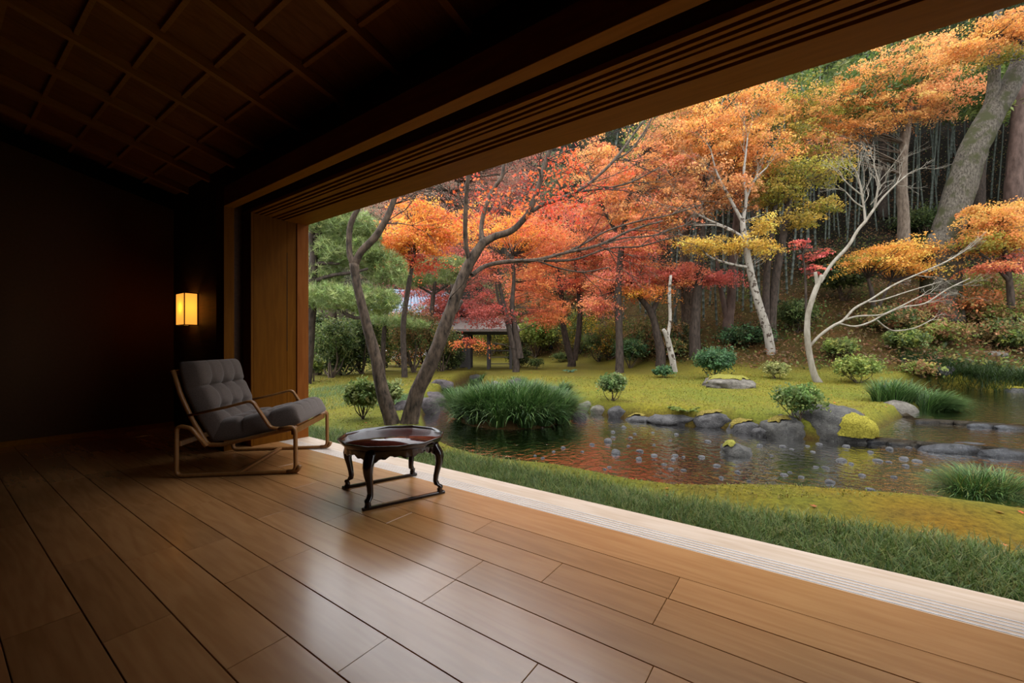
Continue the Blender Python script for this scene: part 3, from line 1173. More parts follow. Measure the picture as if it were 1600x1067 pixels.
class Tubes:
    def __init__(self):
        self.V, self.L, self.S, self.n = [], [], [], 0

    def add(self, P, rad, sides=7, sm=4, knob=0.0):
        D = np.column_stack([P, rad])
        D = catmull(D, sm) if sm > 1 else D
        P, rad = D[:, :3], np.maximum(D[:, 3], 0.002)
        T = nrm(np.gradient(P, axis=0))
        a = np.array([0.31, 0.95, 0.05])
        ring = []
        for i in range(len(P)):
            u = np.cross(T[i], a)
            u /= max(np.linalg.norm(u), 1e-6)
            v = np.cross(T[i], u)
            k = np.arange(sides) * 2 * math.pi / sides
            rr = rad[i] * (1 + knob * rng.uniform(-1, 1, sides))
            ring.append(P[i] + (np.cos(k) * rr)[:, None] * u + (np.sin(k) * rr)[:, None] * v)
        V = np.concatenate(ring)
        m = len(P)
        i, j = np.meshgrid(np.arange(m - 1), np.arange(sides), indexing='ij')
        j2 = (j + 1) % sides
        q = np.stack([i * sides + j, i * sides + j2, (i + 1) * sides + j2, (i + 1) * sides + j], -1).reshape(-1, 4)
        self.V.append(V)
        self.L.append((q + self.n).ravel())
        self.S.append(np.full(len(q), 4))
        cap = np.arange(sides) + (m - 1) * sides + self.n
        self.L.append(cap)
        self.S.append(np.array([sides]))
        self.n += len(V)

    def build(self, name, mat, parent=None, kind=None):
        if not self.V:
            return None
        o = np_mesh(name, np.concatenate(self.V), np.concatenate(self.L), np.concatenate(self.S), mat, parent, sm=True)
        if kind:
            o['kind'] = kind
        return o


def shift(o, root):
    """Keep world placement when the mesh hangs under a thing's Empty standing at its base."""
    if o is not None and root is not None:
        l = root.location
        co = np.empty(len(o.data.vertices) * 3, np.float32)
        o.data.vertices.foreach_get('co', co)
        co = co.reshape(-1, 3) - np.array([l.x, l.y, l.z], np.float32)
        o.data.vertices.foreach_set('co', co.ravel())
        o.data.update()
    return o


def pick(pal, n, r, jit=0.14):
    pal = np.array([lin(c) for c in pal])
    C = pal[r.integers(0, len(pal), n)]
    return np.clip(C * (1 + r.normal(0, jit, (n, 1))) * (1 + r.normal(0, jit * 0.35, (n, 3))), 0.002, 0.95)


def sprays(C, rad, n, pal, r, flat=0.10, size=(0.28, 0.65), per=70, jit=0.16):
    """Feathered, layered leaf sprays around an ellipsoid: returns leaf points, colours and spray centres."""
    k = max(3, int(n / per))
    u = nrm(r.normal(size=(k, 3)))
    rr = r.uniform(0.12, 1.0, k) ** 0.5 * r.uniform(0.8, 1.18, k)
    cen = C + u * rr[:, None] * np.asarray(rad)
    s = r.uniform(size[0], size[1], k)
    s = np.minimum(s, max(rad) * 0.7)
    idx = np.repeat(np.arange(k), per)
    nn = len(idx)
    # a fan of leaves: long axis points outwards from the crown
    ax = np.arctan2(u[:, 1], u[:, 0]) + r.normal(0, 0.6, k)
    q = np.sqrt(r.uniform(0, 1, nn))
    t = r.uniform(0, 2 * math.pi, nn)
    a_ = q * np.cos(t) * s[idx]
    b_ = q * np.sin(t) * s[idx] * 0.55 * (1.1 - 0.5 * (q * np.cos(t) + 1) / 2)
    ca, sa = np.cos(ax)[idx], np.sin(ax)[idx]
    dx, dy = a_ * ca - b_ * sa, a_ * sa + b_ * ca
    tilt = r.normal(0, 0.16, (k, 2))
    dz = a_ * (tilt[idx, 0] - 0.12) + b_ * tilt[idx, 1] + r.normal(0, flat, nn) * s[idx] - 0.2 * a_ * a_ / np.maximum(s[idx], 0.05)
    P = cen[idx] + np.stack([dx, dy, dz], 1)
    base = pick(pal, k, r, jit)
    Cc = np.clip(base[idx] * (1 + r.normal(0, 0.16, (nn, 1))), 0.002, 0.95)
    return P, Cc, cen


def soften(C, g=0.66):
    """Leaf colours lie paler than a crown looks, since light passes several leaves."""
    m = C.max(1, keepdims=True)
    return m * (C / m) ** g * 1.15 * np.array([1.0, 0.97, 0.80])


LEAFN = 2.1


def tree(name, label, d, trunks, blobs, pal, leaf=0.075, mat='bark_dark', cat='tree', group=None, twigs=14, per=70, up=0.45,
         ssize=(0.35, 0.9), tw=0.016, crown='foliage', flat=0.10, lmat='leaf', seed=None, base=None, star=False):
    """trunks: lists of (px, py, width in px[, extra depth]); blobs: (px, py, rx, ry, extra depth, leaf count[, palette])."""
    r = np.random.default_rng(seed if seed is not None else abs(hash(label)) % 10000 if False else sum(map(ord, label)))
    T = Tubes()
    tips = []
    b0 = None
    for tr in trunks:
        P, W = [], []
        for q in tr:
            de = d + (q[3] if len(q) > 3 else 0.0)
            P.append(at_d(q[0], q[1], de))
            W.append(q[2] / 2 * de / FPX)
        P, W = np.array(P), np.array(W)
        if b0 is None:
            if base is not None:
                P[0] = np.array([P[0][0], P[0][1], base])
            g = gz(P[0][0], P[0][1])
            b0 = np.array([P[0][0], P[0][1], g])
            if P[0][2] > g - 0.05:
                P = np.vstack([[P[0][0], P[0][1], g - 0.06], P]) if P[0][2] - g > 0.12 else np.vstack([[P[0][0], P[0][1], g - 0.06], P[1:]])
                W = np.r_[W[0] * 1.15, W] if len(W) == len(P) - 1 else np.r_[W[0] * 1.15, W[1:]]
        T.add(P, W, 8, 4, 0.06)
        tips.append(catmull(P, 3))
    if b0 is None:
        c = at_d(blobs[0][0], blobs[0][1], d + blobs[0][4])
        b0 = np.array([c[0], c[1], gz(c[0], c[1])])
    root = thing(name, label, cat, tuple(b0), 0.0, group)
    tr_o = shift(T.build('trunk', M[mat], root), root)
    nodes = np.concatenate(tips) if tips else b0[None]
    if len(nodes) > 6:
        nodes = nodes[len(nodes) // 4:]
    PP, CC, cens = [], [], []
    for bl_ in blobs:
        px, py, rx, ry, de, n = bl_[:6]
        n = int(n * LEAFN)
        pl = bl_[6] if len(bl_) > 6 else pal
        dd_ = d + de
        c = at_d(px, py, dd_)
        k = dd_ / FPX
        p, cc, ce = sprays(c, (rx * k, rx * k * 0.8, ry * k), n, pl, r, flat, ssize, per)
        PP.append(p)
        CC.append(np.clip(soften(cc), 0, 0.9))
        cens.append(ce)
    if PP:
        o = leaves(crown, np.concatenate(PP), np.concatenate(CC), leaf * 0.88, M[lmat], root, up, 0.8, r, star=star)
        shift(o, root)
        cen = np.concatenate(cens)
        if twigs:
            B = Tubes()
            sel = r.permutation(len(cen))[:twigs * max(1, len(blobs))]
            for i in sel:
                c = cen[i]
                dist = np.linalg.norm(nodes - c, axis=1) + np.maximum(0, nodes[:, 2] - c[2]) * 1.5
                a = nodes[np.argmin(dist)]
                m_ = a * 0.45 + c * 0.55 + r.normal(0, 0.10, 3) + np.array([0, 0, 0.06])
                ln = np.linalg.norm(c - a)
                B.add(np.array([a, m_, c]), [tw * (0.7 + 0.25 * ln), tw * 0.7, tw * 0.25], 5, 3)
            shift(B.build('branches', M[mat], root, 'stuff'), root)
    return root


def twig_spray(T, p, dirv, ln, rad, r, depth=3, spread=0.5, lift=0.0):
    """Recursive bare twigs."""
    dirv = dirv / np.linalg.norm(dirv)
    mid = p + dirv * ln * 0.5 + r.normal(0, 0.04 * ln, 3)
    end = p + dirv * ln + np.array([0, 0, lift * ln]) + r.normal(0, 0.05 * ln, 3)
    T.add(np.array([p, mid, end]), [rad, rad * 0.8, rad * 0.55], 5, 2)
    if depth > 0:
        for k in range(r.integers(2, 4)):
            nd = dirv + r.normal(0, spread, 3)
            st = mid if (k == 0 and r.random() < 0.5) else end
            twig_spray(T, st, nd, ln * r.uniform(0.55, 0.85), rad * 0.55, r, depth - 1, spread, lift)


# ------------------------------------------------------------------ palettes (sRGB colours of the leaves themselves)
RED = [(205, 70, 45), (190, 55, 45), (215, 95, 50), (170, 50, 45)]
CRIM = [(165, 55, 52), (150, 50, 50), (185, 65, 55), (140, 60, 55)]
CORAL = [(225, 98, 68), (210, 85, 70), (225, 120, 65), (200, 80, 75)]
ORNG = [(235, 125, 40), (225, 105, 40), (240, 145, 45), (220, 90, 45)]
AMBER = [(218, 128, 54), (226, 118, 52), (206, 138, 58), (196, 108, 50)]
RUST = [(195, 110, 65), (205, 125, 70), (180, 100, 65), (190, 130, 70)]
OLIVE = [(140, 130, 35), (160, 130, 40), (120, 120, 35), (175, 135, 45)]
YELL = [(220, 165, 55), (210, 150, 45), (225, 180, 70), (200, 150, 50)]
DULL = [(150, 95, 82), (165, 85, 70), (140, 105, 92), (175, 75, 60)]
PINE = [(134, 150, 84), (116, 134, 72), (152, 164, 100), (104, 120, 68)]
EVER = [(42, 56, 32), (55, 68, 36), (36, 48, 30), (66, 76, 40)]
SHRB = [(88, 104, 58), (72, 92, 48), (108, 118, 68), (60, 78, 42)]
LIME = [(132, 142, 66), (110, 128, 58), (146, 148, 78), (98, 116, 54)]
BLUE = [(70, 108, 72), (58, 92, 62), (88, 122, 80), (50, 80, 54)]
BRWN = [(130, 95, 65), (150, 105, 75), (115, 92, 58), (140, 118, 70)]
#@@TREES

# ------------------------------------------------------------------ the near two-stemmed tree
pb = hit(627, 661)
d1 = dep(pb)
pbz = float(pb[2])
r1 = np.random.default_rng(5)
root = thing('cherry_tree', 'nearest bare dark tree with two leaning stems rising behind the tray table', 'tree', tuple(pb))
K1 = d1 / FPX


def stem(T, pts, off=0.0, sides=10, knob=0.05):
    P = np.array([at_d(q[0], q[1], d1 + off + (q[3] if len(q) > 3 else 0)) for q in pts])
    T.add(P, [q[2] / 2 * K1 for q in pts], sides, 4, knob)
    return P


T = Tubes()
stem(T, [(614, 672, 30), (611, 655, 24), (597, 610, 21), (588, 562, 18), (575, 515, 16), (565, 475, 14), (557, 440, 13), (553, 412, 15)])
stem(T, [(553, 414, 11), (546, 395, 9), (546, 360, 9), (552, 340, 8), (560, 325, 7), (568, 300, 6)])
stem(T, [(555, 412, 12), (565, 392, 11), (585, 372, 11), (601, 347, 10), (613, 320, 9), (621, 290, 8), (624, 262, 7)])
stem(T, [(636, 672, 36), (641, 655, 28), (652, 612, 24), (673, 568, 23), (690, 525, 21), (706, 480, 19), (720, 442, 18), (733, 412, 17), (746, 392, 15), (756, 377, 14)])
stem(T, [(735, 412, 9), (728, 382, 7, -.1), (727, 345, 7, -.2), (729, 300, 6, -.3), (734, 255, 6, -.4), (740, 200, 5, -.5)])
stem(T, [(754, 378, 9), (752, 355, 7, .1), (758, 325, 7, .2), (770, 297, 6, .3), (785, 274, 6, .3), (788, 240, 5, .4), (800, 200, 4, .4)])
stem(T, [(755, 379, 13), (775, 369, 11), (800, 360, 10), (822, 338, 9), (835, 312, 8), (845, 280, 7), (855, 246, 7), (866, 215, 6)])
stem(T, [(822, 336, 7), (850, 319, 6, .2), (880, 309, 6, .4), (920, 287, 5, .6), (960, 250, 5, .8), (990, 210, 4, 1.), (1005, 190, 4, 1.1)])
stem(T, [(737, 430, 8), (758, 416, 7, .2), (790, 409, 7, .4), (838, 406, 6, .6), (880, 396, 5, .8), (935, 383, 5, 1.1), (985, 360, 4, 1.3), (1035, 345, 3, 1.5)])
for q in ([(880, 396, 4, .8), (905, 385, 4, 1.), (950, 360, 3, 1.2), (1000, 345, 3, 1.4), (1050, 335, 2.5, 1.6), (1100, 318, 2, 1.8)], [(935, 383, 4, 1.1), (975, 372, 3, 1.3), (1020, 368, 3, 1.5), (1070, 352, 2.5, 1.7), (1120, 348, 2, 1.9)],
          [(850, 408, 4, .7), (900, 405, 4, .9), (950, 388, 3, 1.1), (1000, 385, 3, 1.3), (1045, 372, 2, 1.5)], [(840, 407, 3, .6), (870, 418, 3, .7), (910, 425, 2.5, .9), (950, 418, 2, 1.)], [(960, 250, 4, .8), (985, 235, 3, .9), (1010, 200, 3, 1.), (1030, 160, 2, 1.1)],
          [(900, 300, 4, .5), (940, 295, 3, .7), (985, 285, 3, .9), (1030, 262, 2, 1.1)]):
    stem(T, q)
stem(T, [(690, 524, 14), (700, 500, 10, .2), (712, 485, 8, .3), (722, 470, 6, .4)])
shift(T.build('trunk', M['bark_grey'], root), root)
T = Tubes()
for q in [(880, 309, .4, .9, -.1), (920, 287, .6, 1, .2), (845, 280, 0, .8, .6), (790, 409, .4, .3, .8), (838, 406, .6, 1, .3), (935, 383, 1.1, 1, .1), (985, 360, 1.3, 1, .2), (770, 297, .3, .7, .8),
          (728, 330, -.2, -.5, .7), (855, 250, 0, 1, .4), (600, 350, 0, .8, .3), (562, 325, 0, -.6, .7), (613, 320, 0, .8, .5), (960, 250, .8, 1, .1), (700, 470, 0, 0.8, .5), (1000, 345, 1.4, 1, .2), (1050, 335, 1.6, 1, .3), (1020, 368, 1.5, 1, .05), (1070, 352, 1.7, 1, .2), (950, 388, 1.1, 1, -.1), (1000, 385, 1.3, 1, .1), (910, 425, .9, 1, -.1), (985, 235, .9, .8, .6), (940, 295, .7, 1, .3), (985, 285, .9, 1, .2), (905, 385, 1., 1, .3)]:
    p = at_d(q[0], q[1], d1 + q[2])
    for _ in range(2):
        twig_spray(T, p, RT * q[3] + UP * q[4] + r1.normal(0, 0.35, 3), r1.uniform(0.35, 0.6), 0.010, r1, 3, 0.38)
shift(T.build('branches', M['bark_grey'], root, 'stuff'), root)
PP, CC = [], []
for (px, py, rx, ry, de, n_) in [(850, 300, 60, 50, .1, 420), (890, 260, 45, 35, .3, 260), (800, 330, 60, 30, .2, 240), (870, 340, 60, 25, .5, 240), (760, 300, 40, 50, 0, 110), (930, 300, 50, 40, .8, 160), (990, 300, 40, 50, 1.2, 110), (690, 330, 50, 35, 0, 110)]:
    p, c, _ = sprays(at_d(px, py, d1 + de), (rx * K1, rx * K1, ry * K1), n_, [(225, 100, 60), (218, 85, 58), (235, 125, 65)], r1, 0.3, (0.15, 0.3), 10)
    PP.append(p)
    CC.append(c)
shift(leaves('foliage', np.concatenate(PP), np.concatenate(CC), 0.058, M['leaf'], root, 0.35, r=r1, star=True), root)


# ------------------------------------------------------------------ pines behind it
def pine(label, d, limbs, pads, seed, trunk_w=True, dens=1.0):
    r = np.random.default_rng(seed)
    T = Tubes()
    b0 = None
    for tr in limbs:
        P = np.array([at_d(q[0], q[1], d + (q[3] if len(q) > 3 else 0)) for q in tr])
        W = np.array([q[2] / 2 * d / FPX for q in tr])
        if b0 is None:
            b0 = np.array([P[0][0], P[0][1], gz(P[0][0], P[0][1])])
            P[0][2] = b0[2] - 0.05
        T.add(P, W, 7, 4, 0.1)
    root = thing('pine_tree', label, 'tree', tuple(b0))
    shift(T.build('trunk', M['bark_dark'], root), root)
    k = d / FPX
    V, Cs = [], []
    for (px, py, rx, ry, de, n) in pads:
        c = at_d(px, py, d + de)
        n = int(n * dens)
        u = nrm(r.normal(size=(n, 3))) * (r.uniform(0.1, 1, n) ** 0.4)[:, None]
        tuft = c + u * np.array([rx * k, rx * k, ry * k])
        cc = pick(PINE, n, r, 0.18)
        m = 11
        dv = nrm(r.normal(size=(n, m, 3)) + np.array([0, 0, 0.7]))
        ln = r.uniform(0.12, 0.22, (n, m, 1))
        sd_ = nrm(np.cross(dv, r.normal(size=(n, m, 3)))) * 0.0085
        a = tuft[:, None, :] + dv * 0.01
        V.append(np.stack([a - sd_, a + sd_, a + dv * ln], 2).reshape(-1, 3))
        Cs.append(np.repeat(cc, m * 3, 0))
    V = np.concatenate(V)
    o = np_mesh('needles', V, np.arange(len(V)), np.full(len(V) // 3, 3), M['needle'], root, np.concatenate(Cs))
    o['kind'] = 'stuff'
    shift(o, root)
    return root


pine('layered green pine with twisted dark limbs beside the cedar jamb', 12.5,
     [[(478, 590, 16), (486, 500, 15), (488, 440, 13), (490, 400, 12), (486, 375, 10), (492, 350, 9)], [(488, 415, 8), (505, 411, 6), (530, 412, 4)], [(490, 372, 7), (505, 360, 5), (528, 352, 4), (545, 350, 3)],
      [(487, 390, 6), (500, 385, 5), (512, 392, 3)], [(575, 492, 5), (558, 497, 6), (540, 490, 6), (525, 478, 5), (522, 468, 4)], [(488, 440, 7), (520, 430, 6), (550, 426, 5), (575, 420, 4)]],
     [(530, 350, 60, 22, 0, 900), (500, 330, 40, 18, 0, 300), (545, 395, 60, 26, .5, 950), (600, 420, 40, 30, 1, 500), (520, 465, 60, 20, -.3, 750), (580, 470, 50, 24, .6, 700), (560, 370, 40, 20, 1, 500), (500, 430, 40, 18, .5, 300)], 11)
pine('small rounded light green pine seen between the two leaning stems', 18.0,
     [[(668, 575, 8), (672, 520, 8), (676, 470, 7), (680, 440, 5)], [(676, 460, 4), (700, 445, 3)], [(676, 460, 4), (650, 445, 3)]],
     [(680, 425, 55, 20, 0, 900), (640, 438, 30, 14, 0, 350), (710, 415, 30, 14, .5, 400)], 12)
pine('dark low pine pad below the pale tiled roof', 16.0,
     [[(598, 575, 8), (600, 520, 7), (606, 480, 5)]],
     [(612, 502, 36, 8, 0, 300), (650, 508, 26, 7, .3, 160), (585, 500, 25, 10, .4, 160)], 13, dens=0.8)

# ------------------------------------------------------------------ maples and other trees, near to far
tree('maple_tree', 'bright orange maple crown behind the left leaning stem', 15.0,
     [[(632, 580, 10), (630, 510, 9), (638, 450, 8), (645, 410, 6), (650, 370, 4)]],
     [(640, 375, 60, 26, 0, 2600), (690, 358, 45, 26, .5, 1900), (615, 395, 30, 16, 0, 700), (660, 335, 60, 20, .5, 1500), (655, 410, 40, 16, .3, 700, RED)], ORNG, 0.085)
tree('maple_tree', 'dark crimson maple with thin leaves behind the right leaning stem', 21.0,
     [[(722, 575, 9), (718, 530, 8), (712, 480, 6), (705, 440, 4)]],
     [(695, 472, 48, 24, 0, 2200), (722, 490, 55, 24, 0, 2600), (760, 480, 40, 28, 1, 1900), (630, 440, 30, 40, 1, 1100), (745, 430, 50, 30, 2, 1600), (690, 395, 60, 24, 2, 1400)], CRIM, 0.085, twigs=22)
tree('maple_tree', 'dull red half bare maple high under the head rail', 27.0,
     [[(716, 570, 8), (712, 440, 8), (704, 340, 6), (700, 280, 4)]],
     [(690, 300, 110, 40, 0, 2600), (770, 260, 70, 45, 1, 1900), (620, 325, 60, 35, 0, 1100), (700, 350, 90, 30, 0, 1700), (830, 235, 50, 40, 2, 1100), (730, 255, 60, 40, 1, 1000)], DULL, 0.09, 'bark_grey', twigs=60, tw=0.02, per=24)
tree('maple_tree', 'orange red maple spread above the garden gate', 17.5,
     [[(806, 562, 10), (797, 520, 9), (788, 480, 7), (780, 440, 5), (778, 410, 4)], [(812, 560, 13), (806, 520, 10), (800, 480, 8), (803, 440, 6), (801, 400, 5)], [(790, 490, 4), (778, 465, 4), (775, 440, 3)]],
     [(800, 365, 55, 26, 0, 2200, ORNG), (855, 375, 60, 34, .5, 2600), (765, 415, 45, 26, 0, 1500, CORAL), (835, 430, 50, 34, .6, 2000), (770, 492, 45, 20, -.4, 1200, CRIM), (735, 540, 36, 12, -.6, 260, ORNG + RED), (862, 488, 36, 26, .8, 1100), (745, 355, 40, 40, 1, 1200, ORNG)], [(220, 95, 52), (205, 80, 50), (228, 115, 55)], 0.08)
tree('maple_tree', 'red maple with two slim trunks at the back of the moss lawn', 21.5,
     [[(893, 563, 12), (884, 530, 10), (879, 500, 9), (877, 460, 8), (872, 430, 7), (868, 400, 5)], [(898, 563, 9), (904, 520, 9), (906, 480, 8), (902, 440, 6), (898, 400, 4)]],
     [(870, 395, 70, 34, 0, 3200), (825, 455, 45, 34, -.5, 1700), (925, 400, 60, 34, 0, 2600), (900, 345, 80, 30, .5, 3000, CORAL), (850, 490, 40, 18, -.4, 900), (905, 440, 40, 18, -.5, 900, RED), (945, 350, 60, 26, .5, 1800, CORAL)], [(215, 88, 58), (225, 105, 60), (200, 72, 55), (190, 95, 50)], 0.085)
tree('maple_tree', 'coral maple with level branches reaching toward the spotted trunk', 17.5,
     [[(1032, 548, 14), (1026, 520, 12), (1018, 490, 10), (1000, 465, 8), (985, 450, 6)], [(1018, 490, 8), (1032, 462, 6), (1050, 440, 5)], [(1000, 465, 5), (960, 455, 4)]],
     [(960, 440, 58, 20, 0, 2400), (1005, 425, 55, 24, 0, 2600), (1065, 430, 50, 18, 0, 2200), (1118, 436, 42, 8, 0, 1300, [(205, 75, 78), (215, 85, 75)]), (935, 478, 36, 16, -.3, 1200), (1010, 458, 45, 12, -.2, 1100, ORNG), (975, 400, 40, 16, .4, 1100)], CORAL, 0.075, per=60)
tree('maple_tree', 'tall rust red maple in the middle of the hillside', 17.0,
     [[(968, 540, 12), (966, 460, 11), (972, 380, 9), (985, 300, 7), (1000, 240, 5)], [(972, 380, 6), (940, 320, 5), (920, 270, 4)]],
     [(960, 300, 70, 40, 0, 3400), (1030, 270, 70, 50, .5, 3600), (930, 250, 50, 34, 1, 1700), (1010, 340, 80, 30, -.3, 2600), (1050, 215, 70, 34, 1, 2400, RUST), (985, 380, 70, 20, -.5, 1500, CORAL)], [(212, 105, 62), (222, 120, 60), (200, 92, 62), (205, 130, 66)], 0.09)
tree('maple_tree', 'tall amber maple above the grey bamboo stems', 17.2,
     [[(1086, 505, 16), (1092, 420, 13), (1098, 330, 11), (1106, 250, 8), (1118, 190, 5)], [(1098, 320, 7), (1150, 250, 6), (1180, 200, 4)]],
     [(1110, 225, 75, 44, 0, 3600), (1170, 180, 75, 40, .5, 3400), (1090, 290, 70, 40, -.5, 2800, RUST), (1180, 245, 60, 34, -.3, 2000), (1150, 305, 60, 24, -.5, 1500, RUST), (1050, 330, 60, 24, 0, 1400, RUST), (1080, 170, 60, 30, 1, 1800)], AMBER, 0.09)
tree('maple_tree', 'broad golden orange maple under the high end of the eave', 20.5,
     [[(1412, 345, 15), (1409, 290, 14), (1411, 240, 12), (1418, 190, 11), (1422, 150, 8)], [(1418, 190, 7), (1380, 160, 6), (1340, 150, 4)], [(1420, 175, 7), (1465, 150, 5), (1500, 140, 4)]],
     [(1400, 120, 90, 34, 0, 4600), (1470, 150, 62, 26, -.5, 2600, [(244, 132, 78), (246, 142, 82), (230, 120, 70)]), (1330, 155, 75, 30, 0, 3200, AMBER), (1275, 190, 60, 30, 0, 2000, OLIVE + AMBER), (1400, 175, 80, 16, -.5, 1700), (1330, 205, 60, 20, -.5, 1300, AMBER), (1450, 95, 60, 24, .5, 1900), (1255, 165, 60, 26, -1.5, 1500, AMBER + OLIVE), (1240, 215, 50, 24, -2.2, 1100, OLIVE + AMBER), (1290, 235, 50, 16, -2, 900, OLIVE + RUST)], [(240, 145, 74), (246, 130, 68), (230, 152, 76), (220, 126, 62)], 0.09, 'bark_pale')
tree('maple_tree', 'orange maple branch spray at the top right above the mossy trunk', 15.5,
     [[(1640, 330, 14), (1636, 200, 12), (1620, 90, 9), (1600, 50, 6)], [(1620, 80, 6), (1570, 55, 4), (1530, 70, 3)]],
     [(1555, 55, 60, 12, 0, 1700), (1505, 82, 40, 12, 0, 1000), (1600, 40, 50, 14, 0, 1200), (1560, 95, 30, 8, .3, 300, OLIVE)], AMBER, 0.08)
tree('maple_tree', 'olive green maple with paired trunks left of the bare white tree', 16.6,
     [[(1206, 505, 13), (1211, 440, 12), (1222, 380, 11), (1230, 330, 9), (1236, 300, 6)], [(1196, 505, 12), (1198, 430, 10), (1204, 370, 8), (1212, 320, 6)]],
     [(1255, 275, 60, 20, 0, 1900), (1215, 300, 50, 20, 0, 1500), (1300, 262, 30, 10, .3, 500), (1275, 325, 40, 10, -.3, 600), (1240, 345, 40, 14, -.2, 700), (1205, 265, 40, 20, .5, 900, OLIVE + AMBER)], OLIVE, 0.085)
birch = tree('birch_tree', 'white spotted trunk with sparse yellow leaves and bare upper branches', 15.8,
     [[(1208, 572, 15), (1203, 540, 14), (1198, 515, 13), (1187, 480, 12), (1176, 440, 11), (1168, 400, 10), (1163, 370, 9), (1160, 345, 8)],
      [(1160, 347, 6), (1150, 328, 5), (1135, 300, 4), (1120, 270, 3), (1112, 240, 2)], [(1161, 345, 6), (1166, 310, 5), (1162, 275, 4), (1166, 235, 3), (1168, 215, 2)], [(1165, 312, 4), (1180, 280, 3), (1198, 262, 2)],
      [(1162, 372, 5), (1140, 358, 4), (1110, 345, 3), (1080, 330, 3), (1060, 325, 2)], [(1170, 418, 5), (1140, 412, 4), (1110, 402, 3), (1095, 388, 3)], [(1140, 360, 3), (1120, 352, 2.5), (1085, 352, 2)]],
     [(1105, 385, 42, 9, 0, 620), (1190, 352, 30, 16, 0, 480), (1150, 384, 44, 10, 0, 620), (1195, 385, 26, 14, 0, 420), (1080, 378, 25, 8, 0, 260)], YELL, 0.085, 'bark_spot', twigs=8, tw=0.010, per=40)
rbt = np.random.default_rng(23)
T = Tubes()
for (px, py, dx, dz) in [(1112, 240, -.4, 1), (1120, 270, -.8, .7), (1168, 215, .1, 1), (1164, 240, -.3, 1), (1198, 262, .8, .7), (1180, 280, .5, 1), (1060, 325, -1, .2), (1080, 330, -.9, .5), (1110, 345, -.7, .6), (1135, 300, -.5, 1), (1166, 310, .4, 1), (1095, 388, -.8, .4)]:
    p = at_d(px, py, 15.8)
    for _ in range(2):
        twig_spray(T, p, RT * dx + UP * dz + rbt.normal(0, 0.25, 3), rbt.uniform(0.4, 0.7), 0.012, rbt, 3, 0.35)
shift(T.build('twigs', M['bark_white'], birch, 'stuff'), birch)
tree('maple_tree', 'low orange maple behind the long bare white branch', 16.5,
     [[(1368, 522, 8), (1366, 490, 7), (1362, 455, 6), (1356, 435, 4)], [(1367, 495, 5), (1380, 465, 4), (1392, 440, 3)]],
     [(1400, 392, 62, 10, 0, 1900), (1375, 412, 62, 10, 0, 1700), (1440, 424, 44, 10, 0, 1200), (1345, 408, 36, 8, 0, 700, AMBER + OLIVE), (1430, 400, 44, 10, .4, 1100), (1470, 405, 26, 8, 0, 400)], [(232, 140, 45), (225, 125, 45), (222, 155, 55)], 0.075)
tree('maple_tree', 'orange maple thicket at the right edge below the mossy trunk', 15.0,
     [[(1580, 480, 9), (1577, 440, 8), (1570, 390, 6), (1566, 350, 4)], [(1577, 440, 6), (1550, 410, 4), (1530, 395, 3)]],
     [(1555, 345, 44, 22, 0, 1900), (1590, 330, 36, 18, .4, 1300), (1530, 380, 36, 20, 0, 1300, AMBER + OLIVE), (1580, 375, 44, 22, 0, 1700), (1545, 418, 36, 8, -.2, 600, CORAL), (1600, 410, 36, 14, 0, 800, CORAL), (1525, 330, 22, 10, .3, 350)], [(222, 140, 58), (228, 122, 58), (212, 150, 62)], 0.075)
tree('maple_tree', 'little scarlet maple sapling left of the bare white tree', 15.0,
     [[(1262, 560, 4), (1260, 500, 4), (1258, 430, 3), (1254, 395, 2)]],
     [(1252, 382, 22, 9, 0, 200), (1266, 402, 20, 8, 0, 180), (1272, 420, 22, 9, 0, 240), (1285, 395, 16, 7, .1, 110)], [(205, 70, 72), (215, 85, 70), (190, 60, 60)], 0.075, per=26, ssize=(0.12, 0.25))

# bare white tree
rw = np.random.default_rng(21)
pw = hit(1277, 597)
dw = dep(pw)
root = thing('bare_tree', 'slim pale bare tree with curved trunk and long branches over the moss lawn', 'tree', tuple(pw))
kw = dw / FPX
T = Tubes()


def wst(pts):
    P = np.array([at_d(q[0], q[1], dw + (q[3] if len(q) > 3 else 0)) for q in pts])
    T.add(P, [q[2] / 2 * kw * 0.72 for q in pts], 8, 4, 0.04)


wst([(1280, 600, 17), (1272, 585, 14), (1265, 555, 12), (1261, 520, 12), (1263, 490, 11), (1270, 465, 11), (1278, 444, 10), (1284, 430, 8)])
wst([(1277, 448, 7), (1275, 432, 7), (1274, 425, 6)])
wst([(1281, 442, 8), (1300, 412, 7), (1325, 385, 7), (1340, 360, 6), (1352, 346, 6), (1366, 326, 5), (1380, 308, 4), (1400, 288, 3), (1415, 275, 2)])
wst([(1352, 346, 5), (1350, 325, 4), (1346, 300, 4), (1342, 280, 3), (1335, 262, 2)])
wst([(1366, 326, 4), (1370, 305, 4), (1372, 285, 3), (1368, 265, 2)])
wst([(1346, 305, 3), (1330, 292, 3), (1318, 280, 2)])
wst([(1350, 325, 3), (1335, 315, 3), (1322, 300, 2)])
wst([(1266, 540, 6), (1280, 525, 6), (1300, 510, 6), (1318, 500, 5), (1335, 482, 5), (1360, 468, 4), (1395, 446, 4), (1430, 430, 3), (1480, 408, 3), (1510, 390, 2)])
wst([(1310, 505, 4), (1335, 510, 4), (1360, 503, 4), (1380, 492, 3), (1410, 480, 3), (1445, 474, 3), (1480, 452, 3), (1515, 435, 2)])
wst([(1318, 500, 4), (1340, 494, 4), (1375, 492, 3), (1400, 482, 3), (1440, 462, 2.5)])
wst([(1357, 472, 3), (1380, 468, 3), (1420, 455, 2.5), (1470, 440, 2)])
wst([(1370, 500, 3), (1385, 512, 3), (1400, 517, 3), (1430, 512, 2), (1455, 500, 2)])
shift(T.build('trunk', M['bark_white'], root), root)
T = Tubes()
